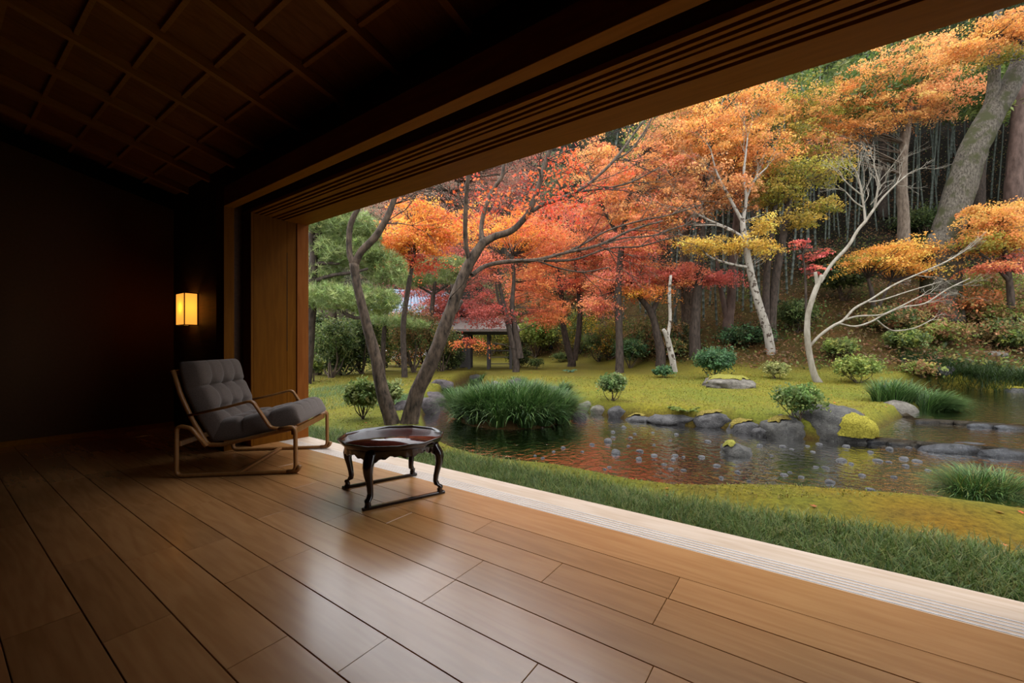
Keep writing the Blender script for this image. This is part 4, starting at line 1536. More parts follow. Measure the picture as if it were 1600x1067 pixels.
for (px, py, dx, dz, L_) in [(1342, 280, -.2, 1, .9), (1346, 300, -.1, 1, .9), (1370, 290, .2, 1, .9), (1368, 268, 0, 1, .8), (1372, 300, .4, 1, .8), (1335, 265, -.3, 1, .8), (1318, 280, -.6, .8, .7), (1322, 300, -.7, .5, .7), (1400, 288, .8, .5, .7), (1415, 275, .9, .4, .6),
                              (1350, 318, .1, 1, .9), (1360, 320, .2, 1, .9), (1510, 390, 1, .3, .6), (1480, 452, 1, .2, .8), (1445, 474, 1, .2, .7), (1440, 462, 1, .3, .8), (1480, 408, 1, .4, .7), (1430, 430, 1, .2, .8), (1455, 500, 1, .1, .5)]:
    p = at_d(px, py, dw)
    for _ in range(2):
        twig_spray(T, p, RT * dx + UP * dz + rw.normal(0, 0.22, 3), rw.uniform(0.4, 0.6) * L_, 0.011, rw, 3, 0.30)
shift(T.build('branches', M['bark_white'], root, 'stuff'), root)

# big mossy leaning trunk and the other stems on the right
tree('mossy_tree', 'massive mossy leaning trunk crossing the dark bamboo at upper right', 16.5,
     [[(1470, 392, 46), (1476, 375, 40), (1490, 330, 38), (1504, 285, 38), (1520, 235, 37), (1543, 190, 34), (1568, 150, 30), (1590, 110, 26), (1606, 60, 22), (1615, 0, 18)], [(1536, 205, 24), (1544, 175, 18), (1552, 140, 15), (1553, 100, 14), (1552, 55, 12), (1562, 10, 9)]],
     [], EVER, 0.09, 'bark_moss')
tree('cedar_tree', 'straight brown trunk at the right edge behind the mossy trunk', 19.5,
     [[(1583, 312, 22), (1586, 260, 19), (1590, 200, 17), (1596, 120, 15), (1600, 20, 12)]], [], EVER, 0.09, 'bark_red')
tree('pale_tree', 'short leaning pale trunk at the foot of the bamboo slope', 15.8,
     [[(1056, 594, 11), (1052, 570, 10), (1047, 545, 9), (1042, 525, 8), (1036, 514, 5)], [(1043, 528, 6), (1047, 500, 5), (1046, 460, 5), (1048, 430, 4)]], [], EVER, 0.09, 'bark_spot')
tree('camphor_tree', 'thick grey trunk half hidden behind the coral maple', 19.5,
     [[(1080, 528, 26), (1076, 500, 22), (1072, 460, 18), (1070, 400, 16), (1072, 330, 13)]], [], EVER, 0.09, 'bark_grey')
tree('camphor_tree', 'forked brown trunk between bamboo stems left of the spotted trunk', 18.5,
     [[(1138, 503, 16), (1142, 470, 14), (1145, 420, 12), (1150, 350, 10), (1156, 280, 8)], [(1136, 500, 9), (1130, 470, 8), (1124, 440, 6), (1120, 400, 5)]], [], EVER, 0.09, 'bark_red')
tree('cherry_tree', 'twisted grey tree with broken branch left of the spotted trunk', 17.0,
     [[(1205, 600, 12), (1188, 560, 8), (1180, 530, 6)]], [], EVER, 0.09, 'bark_spot')

# ------------------------------------------------------------------ bamboo grove, each culm its own
rb = np.random.default_rng(31)


def culm_mesh(h, rad, lean):
    T = Tubes()
    zs = []
    z = 0.0
    while z < h:
        zs += [z, z + 0.012, z + 0.024]
        z += 0.32
    zs = np.array(zs)
    P = np.stack([lean * (zs / h) ** 2, 0 * zs, zs - 0.1], 1)
    R_ = rad * (1 - 0.5 * zs / h)
    R_[1::3] *= 1.18
    T.add(P, R_, 7, 1)
    return np.concatenate(T.V), np.concatenate(T.L), np.concatenate(T.S)


M['culm'] = plain('bamboo_culm', (0.034, 0.043, 0.028), 0.6, 0.0, 5, 0.35)
protos = []
for q in range(4):
    V, Lp, S = culm_mesh(11.0, 0.055, rb.uniform(-0.9, 0.9))
    me = None
    protos.append((V, Lp, S))
pm = []
kb = 0
spots = [(1000, 490), (1008, 505), (1022, 522), (1046, 535), (1058, 520), (1100, 500), (1108, 480), (1120, 508), (1131, 490), (1152, 470), (1160, 485), (1172, 488), (1184, 470), (1215, 480), (1228, 460), (1246, 420), (1256, 400), (1262, 395),
         (1288, 380), (1296, 375), (1303, 362), (1312, 372), (1322, 360), (1326, 378), (1333, 385), (1342, 352), (1356, 350), (1368, 362), (1380, 345), (1390, 352), (1425, 348), (1434, 340), (1442, 335), (1450, 342), (1458, 330), (1466, 338), (1475, 330),
         (1500, 325), (1512, 330), (1522, 318), (1535, 322), (1548, 310), (1560, 318), (1572, 305), (965, 520), (948, 530), (1090, 488), (1140, 478), (1200, 470), (1236, 445), (1275, 390), (1400, 350), (1415, 342), (1486, 335), (982, 470), (1060, 470), (1082, 465)]
for i, (px, py) in enumerate(spots):
    p = hit(px + rb.uniform(-3, 3), py)
    for extra in range(2 if i % 3 else 1):
        if extra:
            q2 = p[:2] + FW[:2] * rb.uniform(1.5, 6) + RT[:2] * rb.uniform(-1.2, 1.2)
            p = np.array([q2[0], q2[1], gz(q2[0], q2[1])])
        k = kb % 4
        if len(pm) <= k:
            o = np_mesh('bamboo_culm', *protos[k], M['culm'], None, sm=True)
            pm.append(o)
        else:
            o = pm[k].copy()
            COL.objects.link(o)
        kb += 1
        o.location = p
        s = rb.uniform(0.8, 1.15)
        o.scale = (s, s, rb.uniform(0.9, 1.15))
        o.rotation_euler = (rb.normal(0, 0.05), rb.normal(0, 0.05), rb.uniform(0, 6.28))
        tag(o, 'tall grey green bamboo culm in the shaded grove on the hillside', 'bamboo', 'bamboo culms in the hillside grove')

# evergreen canopy over the grove and the wooded back of the hill
ev = [('dense dark evergreen crown over the bamboo behind the golden maple', 30.0, [(1380, 330, 14), (1384, 200, 12), (1390, 60, 8)], [(1390, 20, 120, 60, 0, 2600), (1300, 60, 90, 60, 1, 2000), (1480, 0, 90, 60, 1, 2000), (1250, 110, 70, 60, 0, 1600)]),
      ('dense dark evergreen crown behind the leaning mossy trunk', 28.0, [(1530, 310, 14), (1536, 160, 12), (1540, 40, 8)], [(1550, 30, 90, 60, 0, 2200), (1640, 20, 80, 70, 0, 1600), (1500, 110, 50, 40, 2, 1000), (1580, 120, 50, 40, 2, 1000)]),
      ('dark evergreen crown behind the amber maple', 32.0, [(1180, 400, 14), (1178, 200, 12), (1176, 60, 8)], [(1180, 60, 110, 60, 0, 2400), (1080, 120, 90, 60, 1, 2000), (1200, 250, 80, 50, 0, 1400), (1130, 320, 90, 50, 2, 1400), (1280, 250, 70, 50, 2, 1200)]),
      ('dark evergreen crown behind the rust red maple', 33.0, [(980, 480, 14), (980, 300, 12), (985, 150, 8)], [(985, 180, 100, 60, 0, 2200), (900, 220, 80, 60, 1, 1800), (1020, 330, 90, 60, 1, 1600), (930, 400, 80, 50, 2, 1300), (1060, 420, 80, 50, 2, 1200)])]
for lb, d_, tr, bls in ev:
    tree('evergreen_tree', lb, d_, [tr], bls, EVER, 0.16, 'bark_dark', twigs=0, per=60, up=0.35, ssize=(0.5, 1.1))
# bamboo leaf canopy that shades the grove from above
rcn = np.random.default_rng(41)
PP, CC = [], []
for _ in range(420):
    dd_ = rcn.uniform(19.5, 38)
    a_ = rcn.uniform(0.33, 1.45)
    xy = FW[:2] * dd_ + RT[:2] * a_ * dd_
    z0 = gz(xy[0], xy[1])
    p, c, _c = sprays(np.array([xy[0], xy[1], z0 + rcn.uniform(8.5, 11.5)]), (1.6, 1.6, 0.8), 260, [(92, 110, 55), (78, 96, 46), (112, 122, 62)], rcn, 0.2, (0.4, 0.9), 26)
    PP.append(p)
    CC.append(c)
tag(leaves('bamboo_leaves', np.concatenate(PP), np.concatenate(CC), 0.26, M['leaf'], None, 0.4, 0.35, rcn), 'feathery bamboo leaf canopy closing over the hillside grove', 'bamboo')

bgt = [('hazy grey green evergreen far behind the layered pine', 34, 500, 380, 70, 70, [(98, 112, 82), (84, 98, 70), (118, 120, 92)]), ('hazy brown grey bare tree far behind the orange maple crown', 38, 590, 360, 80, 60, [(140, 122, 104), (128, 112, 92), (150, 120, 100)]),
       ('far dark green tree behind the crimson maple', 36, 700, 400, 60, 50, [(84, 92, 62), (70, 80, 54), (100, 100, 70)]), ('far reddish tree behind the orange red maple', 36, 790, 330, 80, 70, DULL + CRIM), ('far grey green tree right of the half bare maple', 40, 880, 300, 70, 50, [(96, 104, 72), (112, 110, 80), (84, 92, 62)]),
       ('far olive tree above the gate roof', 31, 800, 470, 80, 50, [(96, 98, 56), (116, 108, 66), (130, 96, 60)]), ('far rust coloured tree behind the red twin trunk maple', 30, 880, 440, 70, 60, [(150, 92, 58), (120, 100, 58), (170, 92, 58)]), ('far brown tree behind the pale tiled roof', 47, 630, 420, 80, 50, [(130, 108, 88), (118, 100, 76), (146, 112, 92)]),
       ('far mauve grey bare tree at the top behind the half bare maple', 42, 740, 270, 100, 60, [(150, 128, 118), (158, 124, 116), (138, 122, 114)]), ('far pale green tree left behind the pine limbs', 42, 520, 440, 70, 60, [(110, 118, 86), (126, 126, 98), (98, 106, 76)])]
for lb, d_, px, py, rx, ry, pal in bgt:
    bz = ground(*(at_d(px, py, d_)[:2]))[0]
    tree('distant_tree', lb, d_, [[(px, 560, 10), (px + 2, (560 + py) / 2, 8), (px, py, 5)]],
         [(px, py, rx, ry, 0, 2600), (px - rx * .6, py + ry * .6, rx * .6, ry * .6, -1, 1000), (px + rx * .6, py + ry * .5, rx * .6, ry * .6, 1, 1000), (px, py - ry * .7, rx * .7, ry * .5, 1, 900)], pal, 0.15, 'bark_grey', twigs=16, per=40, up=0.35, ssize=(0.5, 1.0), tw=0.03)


# ------------------------------------------------------------------ shrubs
def shrub(label, px, py, w, h, pal, n=700, leaf=0.05, d=None, stems=7, low=0.35, seed=None, name='shrub', up=0.4, cat='shrub', mat='bark_grey', per=16):
    """px, py: foot of the shrub in the photograph; w, h: its width and height in px."""
    r = np.random.default_rng(seed or sum(map(ord, label)))
    p = hit(px, py) if d is None else at_d(px, py, d)
    if d is not None:
        p[2] = gz(p[0], p[1])
    k = dep(p) / FPX
    root = thing(name, label, cat, tuple(p))
    W, H = w * k / 2, h * k
    c = p + np.array([0, 0, H * (low + (1 - low) / 2)])
    n = int(n * 3.2)
    P, C, cen = sprays(c, (W * 0.85, W * 0.85, H * (1 - low) / 2), n, pal, r, 0.35, (W * 0.16, W * 0.38), per)
    C = np.clip(soften(C, 0.85) * 1.1, 0, 0.9)
    keep = P[:, 2] > ground(P[:, 0], P[:, 1]) + 0.01
    shift(leaves('foliage', P[keep], C[keep], leaf * 1.35, M['leaf'], root, up, 0.55, r), root)
    T = Tubes()
    for i in range(stems):
        e_ = cen[r.integers(0, len(cen))]
        f_ = p + np.array([*(r.normal(0, 0.05 * W + 0.01, 2)), -0.03])
        m_ = f_ * 0.5 + e_ * 0.5 + r.normal(0, 0.06 * H, 3) + np.array([0, 0, -0.05 * H])
        rr = max(0.006, 0.018 * H)
        T.add(np.array([f_, m_, e_]), [rr, rr * 0.7, rr * 0.35], 5, 3)
    shift(T.build('stems', M[mat], root), root)
    return root


sh = [('bluish green rounded shrub beside the moss topped rock', 1118, 592, 66, 46, BLUE, 1600, .06), ('yellow green spindly shrub right of the white bare trunk', 1340, 598, 74, 40, LIME, 900, .06),
      ('open branched azalea above the big mossy boulder', 1250, 655, 76, 52, [(88, 112, 58), (72, 98, 48), (120, 132, 74)], 900, .045), ('round leafy azalea alone on the moss lawn', 957, 626, 46, 42, [(98, 122, 72), (80, 104, 58), (125, 138, 88)], 800, .045),
      ('pale green small bush left of the white bare trunk', 1212, 592, 44, 26, [(135, 140, 85), (110, 122, 68), (150, 150, 100)], 500, .05), ('loose green azalea left of the nearest tree', 567, 655, 56, 60, [(100, 118, 62), (84, 104, 52), (122, 132, 76)], 1000, .05),
      ('light leaved azalea tuft touching the left leaning stem', 612, 640, 40, 46, [(128, 138, 88), (104, 120, 70)], 420, .045), ('dark clipped shrub at the left below the pine', 520, 590, 76, 92, SHRB, 2600, .06),
      ('tall dark green shrub left of the leaning stem', 566, 584, 60, 96, SHRB, 2200, .06), ('grey green azalea at the jamb edge behind the lawn', 490, 596, 36, 40, SHRB + LIME, 600, .055),
      ('orange tinged shrub behind the left leaning stem', 600, 572, 84, 76, BRWN + RUST + SHRB, 2200, .06), ('olive twiggy shrub between the two leaning stems', 645, 582, 84, 100, SHRB + BRWN, 2400, .06),
      ('brown green shrub right of the leaning stem', 690, 580, 66, 70, SHRB + BRWN, 1700, .06), ('small dark round bush at the back of the lawn', 838, 577, 30, 16, SHRB, 420, .06),
      ('low bush at the foot of the twin red maple trunks', 878, 566, 34, 14, SHRB, 400, .07), ('bright green bamboo grass on the bank left of the twin trunks', 838, 560, 70, 62, LIME, 1600, .11),
      ('bright green thicket high on the bank behind the gate', 815, 540, 60, 56, LIME + SHRB, 1400, .11), ('glossy green shrub on the slope left of the leaning pale trunk', 985, 575, 58, 46, SHRB + BLUE, 1300, .07),
      ('green undershrub behind the twin maple trunks', 935, 566, 60, 50, SHRB, 1200, .08), ('little blue green cycad by the pale leaning trunk', 1038, 590, 34, 16, BLUE, 320, .07),
      ('dark green spreading shrub above the bluish rounded one', 1165, 540, 90, 26, BLUE + EVER, 1300, .08), ('dark undershrub right of the coral maple trunk', 1050, 560, 60, 30, SHRB + BRWN, 900, .07),
      ('fern green bush on the right slope behind the bare branches', 1415, 552, 60, 34, SHRB + LIME, 900, .08), ('yellowish grass bush on the slope right of the bare branches', 1470, 540, 80, 34, BRWN + LIME, 1000, .08),
      ('russet bush on the right slope', 1500, 500, 110, 44, BRWN + RUST, 1500, .08), ('russet bush under the right edge orange maple', 1580, 520, 90, 44, BRWN + LIME, 1300, .08),
      ('green fern bush at the right edge of the slope', 1590, 552, 50, 36, SHRB + LIME, 800, .07), ('brown thicket below the low orange maple', 1395, 520, 90, 36, BRWN + SHRB, 1200, .08),
      ('dark green thicket left of the low orange maple', 1315, 470, 80, 60, EVER + SHRB, 1700, .09), ('dark green thicket behind the massive mossy trunk', 1440, 370, 80, 40, EVER + SHRB, 1300, .1),
      ('mid green bush under the bare white branches', 1310, 560, 60, 30, SHRB + LIME, 800, .07), ('grey green low bush at the pool end of the moss lawn', 1440, 592, 60, 22, LIME + BRWN, 700, .06),
      ('dark shrub on the slope below the olive maple', 1245, 520, 70, 50, EVER + SHRB, 1200, .08), ('shaded bush at the foot of the grove', 1285, 430, 70, 40, EVER + BRWN, 1000, .1), ('dark fern bush at the foot of the grove right of the golden maple trunk', 1470, 400, 60, 30, EVER + SHRB, 800, .1)]
for s_ in sh:
    shrub(s_[0], s_[1], s_[2], s_[3], s_[4], s_[5], s_[6], s_[7])
hedge = [('dense dark shrub nearest the jamb at the back of the left lawn', 498, 586, 60, 100, EVER + SHRB, 2400), ('broad dark green shrub under the pine boughs', 535, 586, 90, 84, SHRB + EVER, 2800), ('tall mixed shrub behind the left leaning stem', 585, 580, 80, 104, SHRB + LIME, 2600),
         ('orange flecked azalea hedge left of the right leaning stem', 628, 574, 90, 92, SHRB + RUST + BRWN, 2800), ('olive hedge plant behind the right leaning stem', 668, 572, 80, 96, LIME + BRWN + SHRB, 2600), ('low dark shrub left of the garden gate', 700, 578, 56, 54, EVER + SHRB, 1500),
         ('low dark shrub right of the garden gate', 812, 574, 40, 34, EVER + SHRB, 900), ('yellow green shrub behind the gate roof', 770, 556, 90, 70, LIME + OLIVE, 1900), ('bright green bank shrub between the gate and the twin trunks', 850, 548, 70, 70, LIME + SHRB, 1900),
         ('mid green bank shrub behind the twin trunks', 905, 552, 70, 70, SHRB + OLIVE, 1900), ('olive bank shrub left of the coral maple trunk', 955, 560, 80, 66, SHRB + BRWN + OLIVE, 1900), ('brown green bank shrub under the coral maple', 1005, 558, 70, 60, BRWN + SHRB, 1600),
         ('dark bank shrub between the coral maple and the thick grey trunk', 1060, 545, 60, 40, BRWN + EVER, 1200), ('yellow brown grassy shrub on the far right slope', 1540, 470, 110, 50, BRWN + LIME, 1700), ('greenish shrub on the slope above the grey flat stone', 1560, 540, 80, 40, SHRB + BRWN, 1300),
         ('brown shrub on the slope below the long bare branch', 1440, 505, 90, 40, BRWN + DULL, 1400)]
for s_ in hedge:
    shrub(s_[0], s_[1], s_[2], s_[3], s_[4], s_[5], s_[6], 0.075, None, 5, 0.04)

# ------------------------------------------------------------------ undergrowth and litter on the slope
ru = np.random.default_rng(51)
n = 60000
dd_ = 12 + 26 * ru.uniform(0, 1, n) ** 1.3
a_ = ru.uniform(-0.1, 1.4, n)
X, Y = FW[0] * dd_ + RT[0] * a_ * dd_, FW[1] * dd_ + RT[1] * a_ * dd_
g_, sd_, hl_, _d, _a, _n = ground(X, Y, True)
k = (hl_ > 0.35) & (sd_ > 0.3)
P = np.stack([X, Y, g_ + ru.uniform(0.0, 0.38, n) * (ru.random(n) < 0.7)], 1)[k]
w_ = wob(X, Y, 0.7)[k] + ru.normal(0, 0.3, k.sum())
C = np.where((w_ > 0.25)[:, None], pick(SHRB + LIME, len(P), ru, 0.2), pick(BRWN + BRWN + [(112, 84, 58), (128, 100, 76)], len(P), ru, 0.2)) * 0.8
C *= np.where(hl_[k] > 4, 0.55, 1.0)[:, None] if False else 1.0
tag(leaves('undergrowth', P, C, 0.12, M['leaf'], None, 0.4, 0.5, ru), 'low undergrowth and fallen leaves covering the wooded slope', 'undergrowth')
n = 420
X, Y = ru.uniform(2.7, 5.5, n), ru.uniform(-2.0, 6.0, n)
X[150:] = ru.uniform(5, 16, n - 150)
Y[150:] = ru.uniform(-4, 16, n - 150)
g_, sd_, hl_, *_ = ground(X, Y, True)
k = (sd_ > 0.15) & (hl_ < 0.4) & ((X > 3.35) | (ru.random(n) < 0.15))
P = np.stack([X, Y, g_ + 0.012], 1)[k]
tag(leaves('fallen_leaves', P, pick(CORAL + RUST + BRWN, len(P), ru), 0.05, M['leaf'], None, 0.85, r=ru, star=True), 'scattered fallen maple leaves lying on the moss', 'fallen leaves')

# ------------------------------------------------------------------ lawn strip, moss fuzz
rg = np.random.default_rng(61)
n = 95000
Y = rg.uniform(-1.6, 9.0, n)
ed = grass_lim(Y)
ed = ed + 0.08 * wob(Y, Y * 0.3, 2.1) + rg.normal(0, 0.06, n)
X = 2.50 + rg.uniform(0, 1, n) * (ed - 2.50)
k = (Y < 4.4) | (rg.random(n) < 0.5)
X, Y = X[k], Y[k]
n = len(X)
Rt = np.stack([X, Y, ground(X, Y) - 0.005], 1)
cl = wob(X, Y, 3.0) + 0.5 * wob(X, Y, 9.0)
Ln = rg.uniform(0.075, 0.15, n) * (1 + 0.25 * cl)
C = pick([(112, 138, 74), (94, 120, 60), (132, 150, 82), (144, 156, 98), (82, 108, 56), (166, 160, 104)], n, rg, 0.18)
tag(blades('lawn_grass', Rt, rg.uniform(0, 6.28, n), Ln, rg.uniform(0.2, 1.0, n), rg.uniform(0.0035, 0.006, n), C, M['blade'], None, 2, 0.9, rg), 'green lawn grass strip along the threshold board', 'grass')
# dwarf grass and moss fuzz farther off
n = 46000
dd_ = 3.2 + 12 * rg.uniform(0, 1, n) ** 1.2
a_ = rg.uniform(-0.50, 1.35, n)
X, Y = FW[0] * dd_ + RT[0] * a_ * dd_, FW[1] * dd_ + RT[1] * a_ * dd_
g_, sd_, hl_, *_ = ground(X, Y, True)
k = (sd_ > 0.20) & (hl_ < 0.35) & (X > 2.5)
X, Y, g_, dd_ = X[k], Y[k], g_[k], dd_[k]
n = len(X)
w_ = wob(X, Y, 0.9) + 0.6 * wob(X, Y, 2.3, 1.0) + rg.normal(0, 0.5, n)
C = np.where((w_ > 0.1)[:, None], pick([(134, 136, 46), (116, 126, 44), (146, 142, 50)], n, rg, 0.15), pick([(156, 136, 44), (148, 120, 44), (160, 144, 50), (132, 108, 52)], n, rg, 0.15))
tag(blades('moss_fuzz', np.stack([X, Y, g_ - 0.004], 1), rg.uniform(0, 6.28, n), rg.uniform(0.02, 0.035, n) * (0.7 + dd_ / 12), rg.uniform(0.3, 1.2, n), rg.uniform(0.004, 0.008, n) * (0.6 + dd_ / 6), C, M['blade'], None, 2, 0.8, rg), 'short golden green moss pile on the stream banks', 'moss')


def patch(label, spec, n, Ln, pal, name='dwarf_grass', cat='grass', w=0.006, lean=(0.2, 0.9)):
    X, Y = [], []
    for (px, py, rx, ry) in spec:
        c = hit(px, py)
        k_ = dep(c) / FPX
        m = n // len(spec)
        t = rg.uniform(0, 6.28, m)
        q = np.sqrt(rg.uniform(0, 1, m))
        u_, v_ = rx * k_ * q * np.cos(t), ry * k_ * q * np.sin(t) * dep(c)
        X.append(c[0] + RT[0] * u_ + FW[0] * v_)
        Y.append(c[1] + RT[1] * u_ + FW[1] * v_)
    X, Y = np.concatenate(X), np.concatenate(Y)
    k = X > 2.52
    X, Y = X[k], Y[k]
    m = len(X)
    return tag(blades(name, np.stack([X, Y, ground(X, Y) - 0.01], 1), rg.uniform(0, 6.28, m), rg.uniform(*Ln, m), rg.uniform(*lean, m), np.full(m, w), pick(pal, m, rg, 0.16), M['blade'], None, 3, 1.0, rg), label, cat, None, 'stuff')


patch('bluish dwarf lily grass band left of the nearest tree', [(540, 622, 55, 14), (600, 628, 40, 8), (520, 610, 40, 8), (640, 622, 30, 6)], 9000, (0.07, 0.12), [(92, 122, 78), (80, 110, 70), (112, 136, 92)])
patch('dark grass bank hanging over the upper pool', [(1500, 600, 40, 8), (1545, 606, 50, 8), (1590, 612, 40, 8), (1640, 614, 40, 8), (1480, 585, 30, 6), (1560, 592, 60, 6)], 9000, (0.30, 0.5), [(52, 72, 36), (42, 62, 32), (68, 86, 44)], 'overhanging_grass', 'grass', 0.014, (0.3, 1.0))


# ------------------------------------------------------------------ sedge clumps
def clump(label, centre, rx, ry, n, Ln, w, pal, seed, tilt=None, name='sedge_clump', group=None, dead=0.0, outward=1.0):
    r = np.random.default_rng(seed)
    c = np.array([centre[0], centre[1], gz(*centre[:2])])
    root = thing(name, label, 'grass clump', tuple(c), 0, group)
    t = r.uniform(0, 6.28, n)
    q = np.sqrt(r.uniform(0, 1, n))
    u_, v_ = rx * q * np.cos(t), ry * q * np.sin(t)
    # roots gather into tufts
    nt_ = max(4, n // 140)
    ti = r.integers(0, n, nt_)
    near_ = r.integers(0, nt_, n)
    tx, ty = u_[ti][near_], v_[ti][near_]
    u2, v2 = tx + r.normal(0, 0.05, n), ty + r.normal(0, 0.05, n)
    X = c[0] + RT[0] * u2 + FW[0] * v2
    Y = c[1] + RT[1] * u2 + FW[1] * v2
    z = np.maximum(ground(X, Y), c[2] - 0.12) - 0.02
    ox_, oy_ = RT[0] * (u2 - tx) * 8 + FW[0] * (v2 - ty) * 8, RT[1] * (u2 - tx) * 8 + FW[1] * (v2 - ty) * 8
    ex, ey = RT[0] * u2 / rx + FW[0] * v2 / ry, RT[1] * u2 / rx + FW[1] * v2 / ry
    dx, dy = ox_ + outward * ex * 0.9 + r.normal(0, 0.35, n), oy_ + outward * ey * 0.9 + r.normal(0, 0.35, n)
    if tilt is not None:
        dx, dy = dx + tilt[0], dy + tilt[1]
    az = np.arctan2(dy, dx)
    ln = r.uniform(*Ln, n)
    lean = np.clip(np.hypot(dx, dy) * 0.42, 0.08, 1.1)
    C = pick(pal, n, r, 0.2)
    o = blades('blades', np.stack([X, Y, z], 1), az, ln, lean, np.full(n, w) * r.uniform(0.7, 1.2, n), C, M['blade'], root, 6, 1.15, r)
    shift(o, root)
    return root


SEDGE = [(78, 112, 58), (62, 94, 48), (98, 132, 72), (52, 80, 42), (130, 156, 104)]
cc = at_z(798, 652, -0.40)[:2]
clump('broad dark green sedge mound standing in the stream', cc, 1.12, 0.95, 9500, (0.50, 0.80), 0.017, SEDGE, 71)
cc = hit(1538, 784)[:2]
clump('arching sedge tuft on the near bank at the right edge', cc, 0.30, 0.20, 2400, (0.30, 0.48), 0.008, SEDGE + [(150, 150, 84)], 72)
cc = hit(1432, 632)[:2]
clump('wind swept sedge leaning over the upper pool beside the pale stone', cc, 0.75, 0.35, 3200, (0.35, 0.65), 0.012, SEDGE, 73, tilt=(RT[0] * 0.9, RT[1] * 0.9))
cc = hit(873, 628)[:2]
clump('small sedge tuft at the right end of the mound', cc, 0.22, 0.2, 700, (0.3, 0.45), 0.012, SEDGE, 74)
cc = hit(801, 612)[:2]
clump('small sedge tuft in front of the dark upright stone', cc, 0.3, 0.2, 600, (0.25, 0.4), 0.012, SEDGE, 75)
cc = hit(700, 622)[:2]
clump('drooping sedge between the violet stones on the left bank', cc, 0.4, 0.35, 1100, (0.3, 0.5), 0.013, SEDGE, 76)
cc = hit(745, 606)[:2]
clump('dark sedge tuft below the flat rock near the gate', cc, 0.4, 0.3, 800, (0.3, 0.5), 0.013, SEDGE, 77)
cc = hit(980, 745)[:2]
clump('thin grass tuft at the near edge of the stream', cc, 0.07, 0.06, 90, (0.12, 0.22), 0.005, LIME, 78)


def fern(label, px, py, n, ln, pal, seed, name='fern'):
    r = np.random.default_rng(seed)
    p = hit(px, py)
    root = thing(name, label, name, tuple(p))
    PP, CC = [], []
    T = Tubes()
    for i in range(n):
        az = r.uniform(0, 6.28)
        l_ = ln * r.uniform(0.7, 1.1)
        ts = np.linspace(0, 1, 14)
        fr = p + np.stack([np.cos(az) * l_ * ts, np.sin(az) * l_ * ts, l_ * (0.75 * ts - 0.55 * ts ** 2)], 1)
        T.add(fr[::3], np.full(len(fr[::3]), 0.003), 4, 2)
        side = np.array([-math.sin(az), math.cos(az), 0])
        for s in (-1, 1):
            for f_ in (0.35, 0.7, 1.0):
                PP.append(fr[2:] + side * s * f_ * (0.22 * l_ * (1 - ts[2:] * 0.85))[:, None])
                CC.append(pick(pal, len(ts) - 2, r, 0.1))
    shift(leaves('fronds', np.concatenate(PP), np.concatenate(CC), ln * 0.16, M['leaf'], root, 0.6, 0.4, r), root)
    shift(T.build('stems', M['twig'], root), root)


fern('bright green fern on the moss island edge', 1073, 645, 9, 0.36, LIME, 81)
fern('pale blue green butterbur leaves lying on the lawn', 893, 582, 6, 0.4, [(110, 148, 120), (95, 132, 105)], 82, 'butterbur')


# ------------------------------------------------------------------ rocks
def rock_mesh(r, sub=3, ang=0.55, sq=0.86):
    bm = bmesh.new()
    bmesh.ops.create_icosphere(bm, subdivisions=sub, radius=1.0)
    o = Vector(r.uniform(-50, 50, 3))
    for v in bm.verts:
        n0 = noise.noise(v.co * 0.9 + o)
        n1 = noise.noise(v.co * 2.3 + o)
        n2 = noise.noise(v.co * 5.0 + o)
        c = v.co.normalized()
        # squared-off, chipped shape
        p = Vector([math.copysign(abs(a) ** sq, a) for a in c])
        v.co = p * (1 + ang * 0.45 * n0 + ang * 0.25 * n1 + 0.10 * n2)
    return bm


def rock(label, px, py, w, h, mat='rock', depth=0.75, sink=0.3, seed=1, z=None, name='rock', moss=None, rot=0.0, group=None, sub=3, sq=0.86, ang=0.62, lift=1.0):
    """px, py: middle of its foot; w, h: visible width and height in px."""
    r = np.random.default_rng(seed)
    p = hit(px, py) if z is None else at_z(px, py, z)
    k = dep(p) / FPX
    W, H = w * k / 2 * 1.16, h * k * 0.84
    bm = rock_mesh(r, sub, ang, sq)
    zs = [v.co.z for v in bm.verts]
    zt = max(zs)
    xs = max(abs(v.co.x) for v in bm.verts)
    sc = H * (1 + sink) / (zt * (1 + sink * 0.9) + 0.0) if False else H / zt / (1 - 0.0)
    D = W * depth
    for v in bm.verts:
        x, y, zz_ = v.co
        v.co = (x / xs * W, y * D, zz_ * H / zt if zz_ > 0 else zz_ * max(H, 0.12) * (0.3 + sink))
    o = bm_obj(name, bm, M[mat], None, True)
    q = p + np.array([FW[0], FW[1], 0]) * D * 0.6
    o.location = (q[0], q[1], p[2])
    o.rotation_euler = (0, 0, math.atan2(RT[1], RT[0]) + rot)
    tag(o, label, 'rock' if name == 'rock' else 'stone', group)
    if moss:
        cap(o, bm_w=W, D=D, H=H, spec=moss, r=r)
    return o


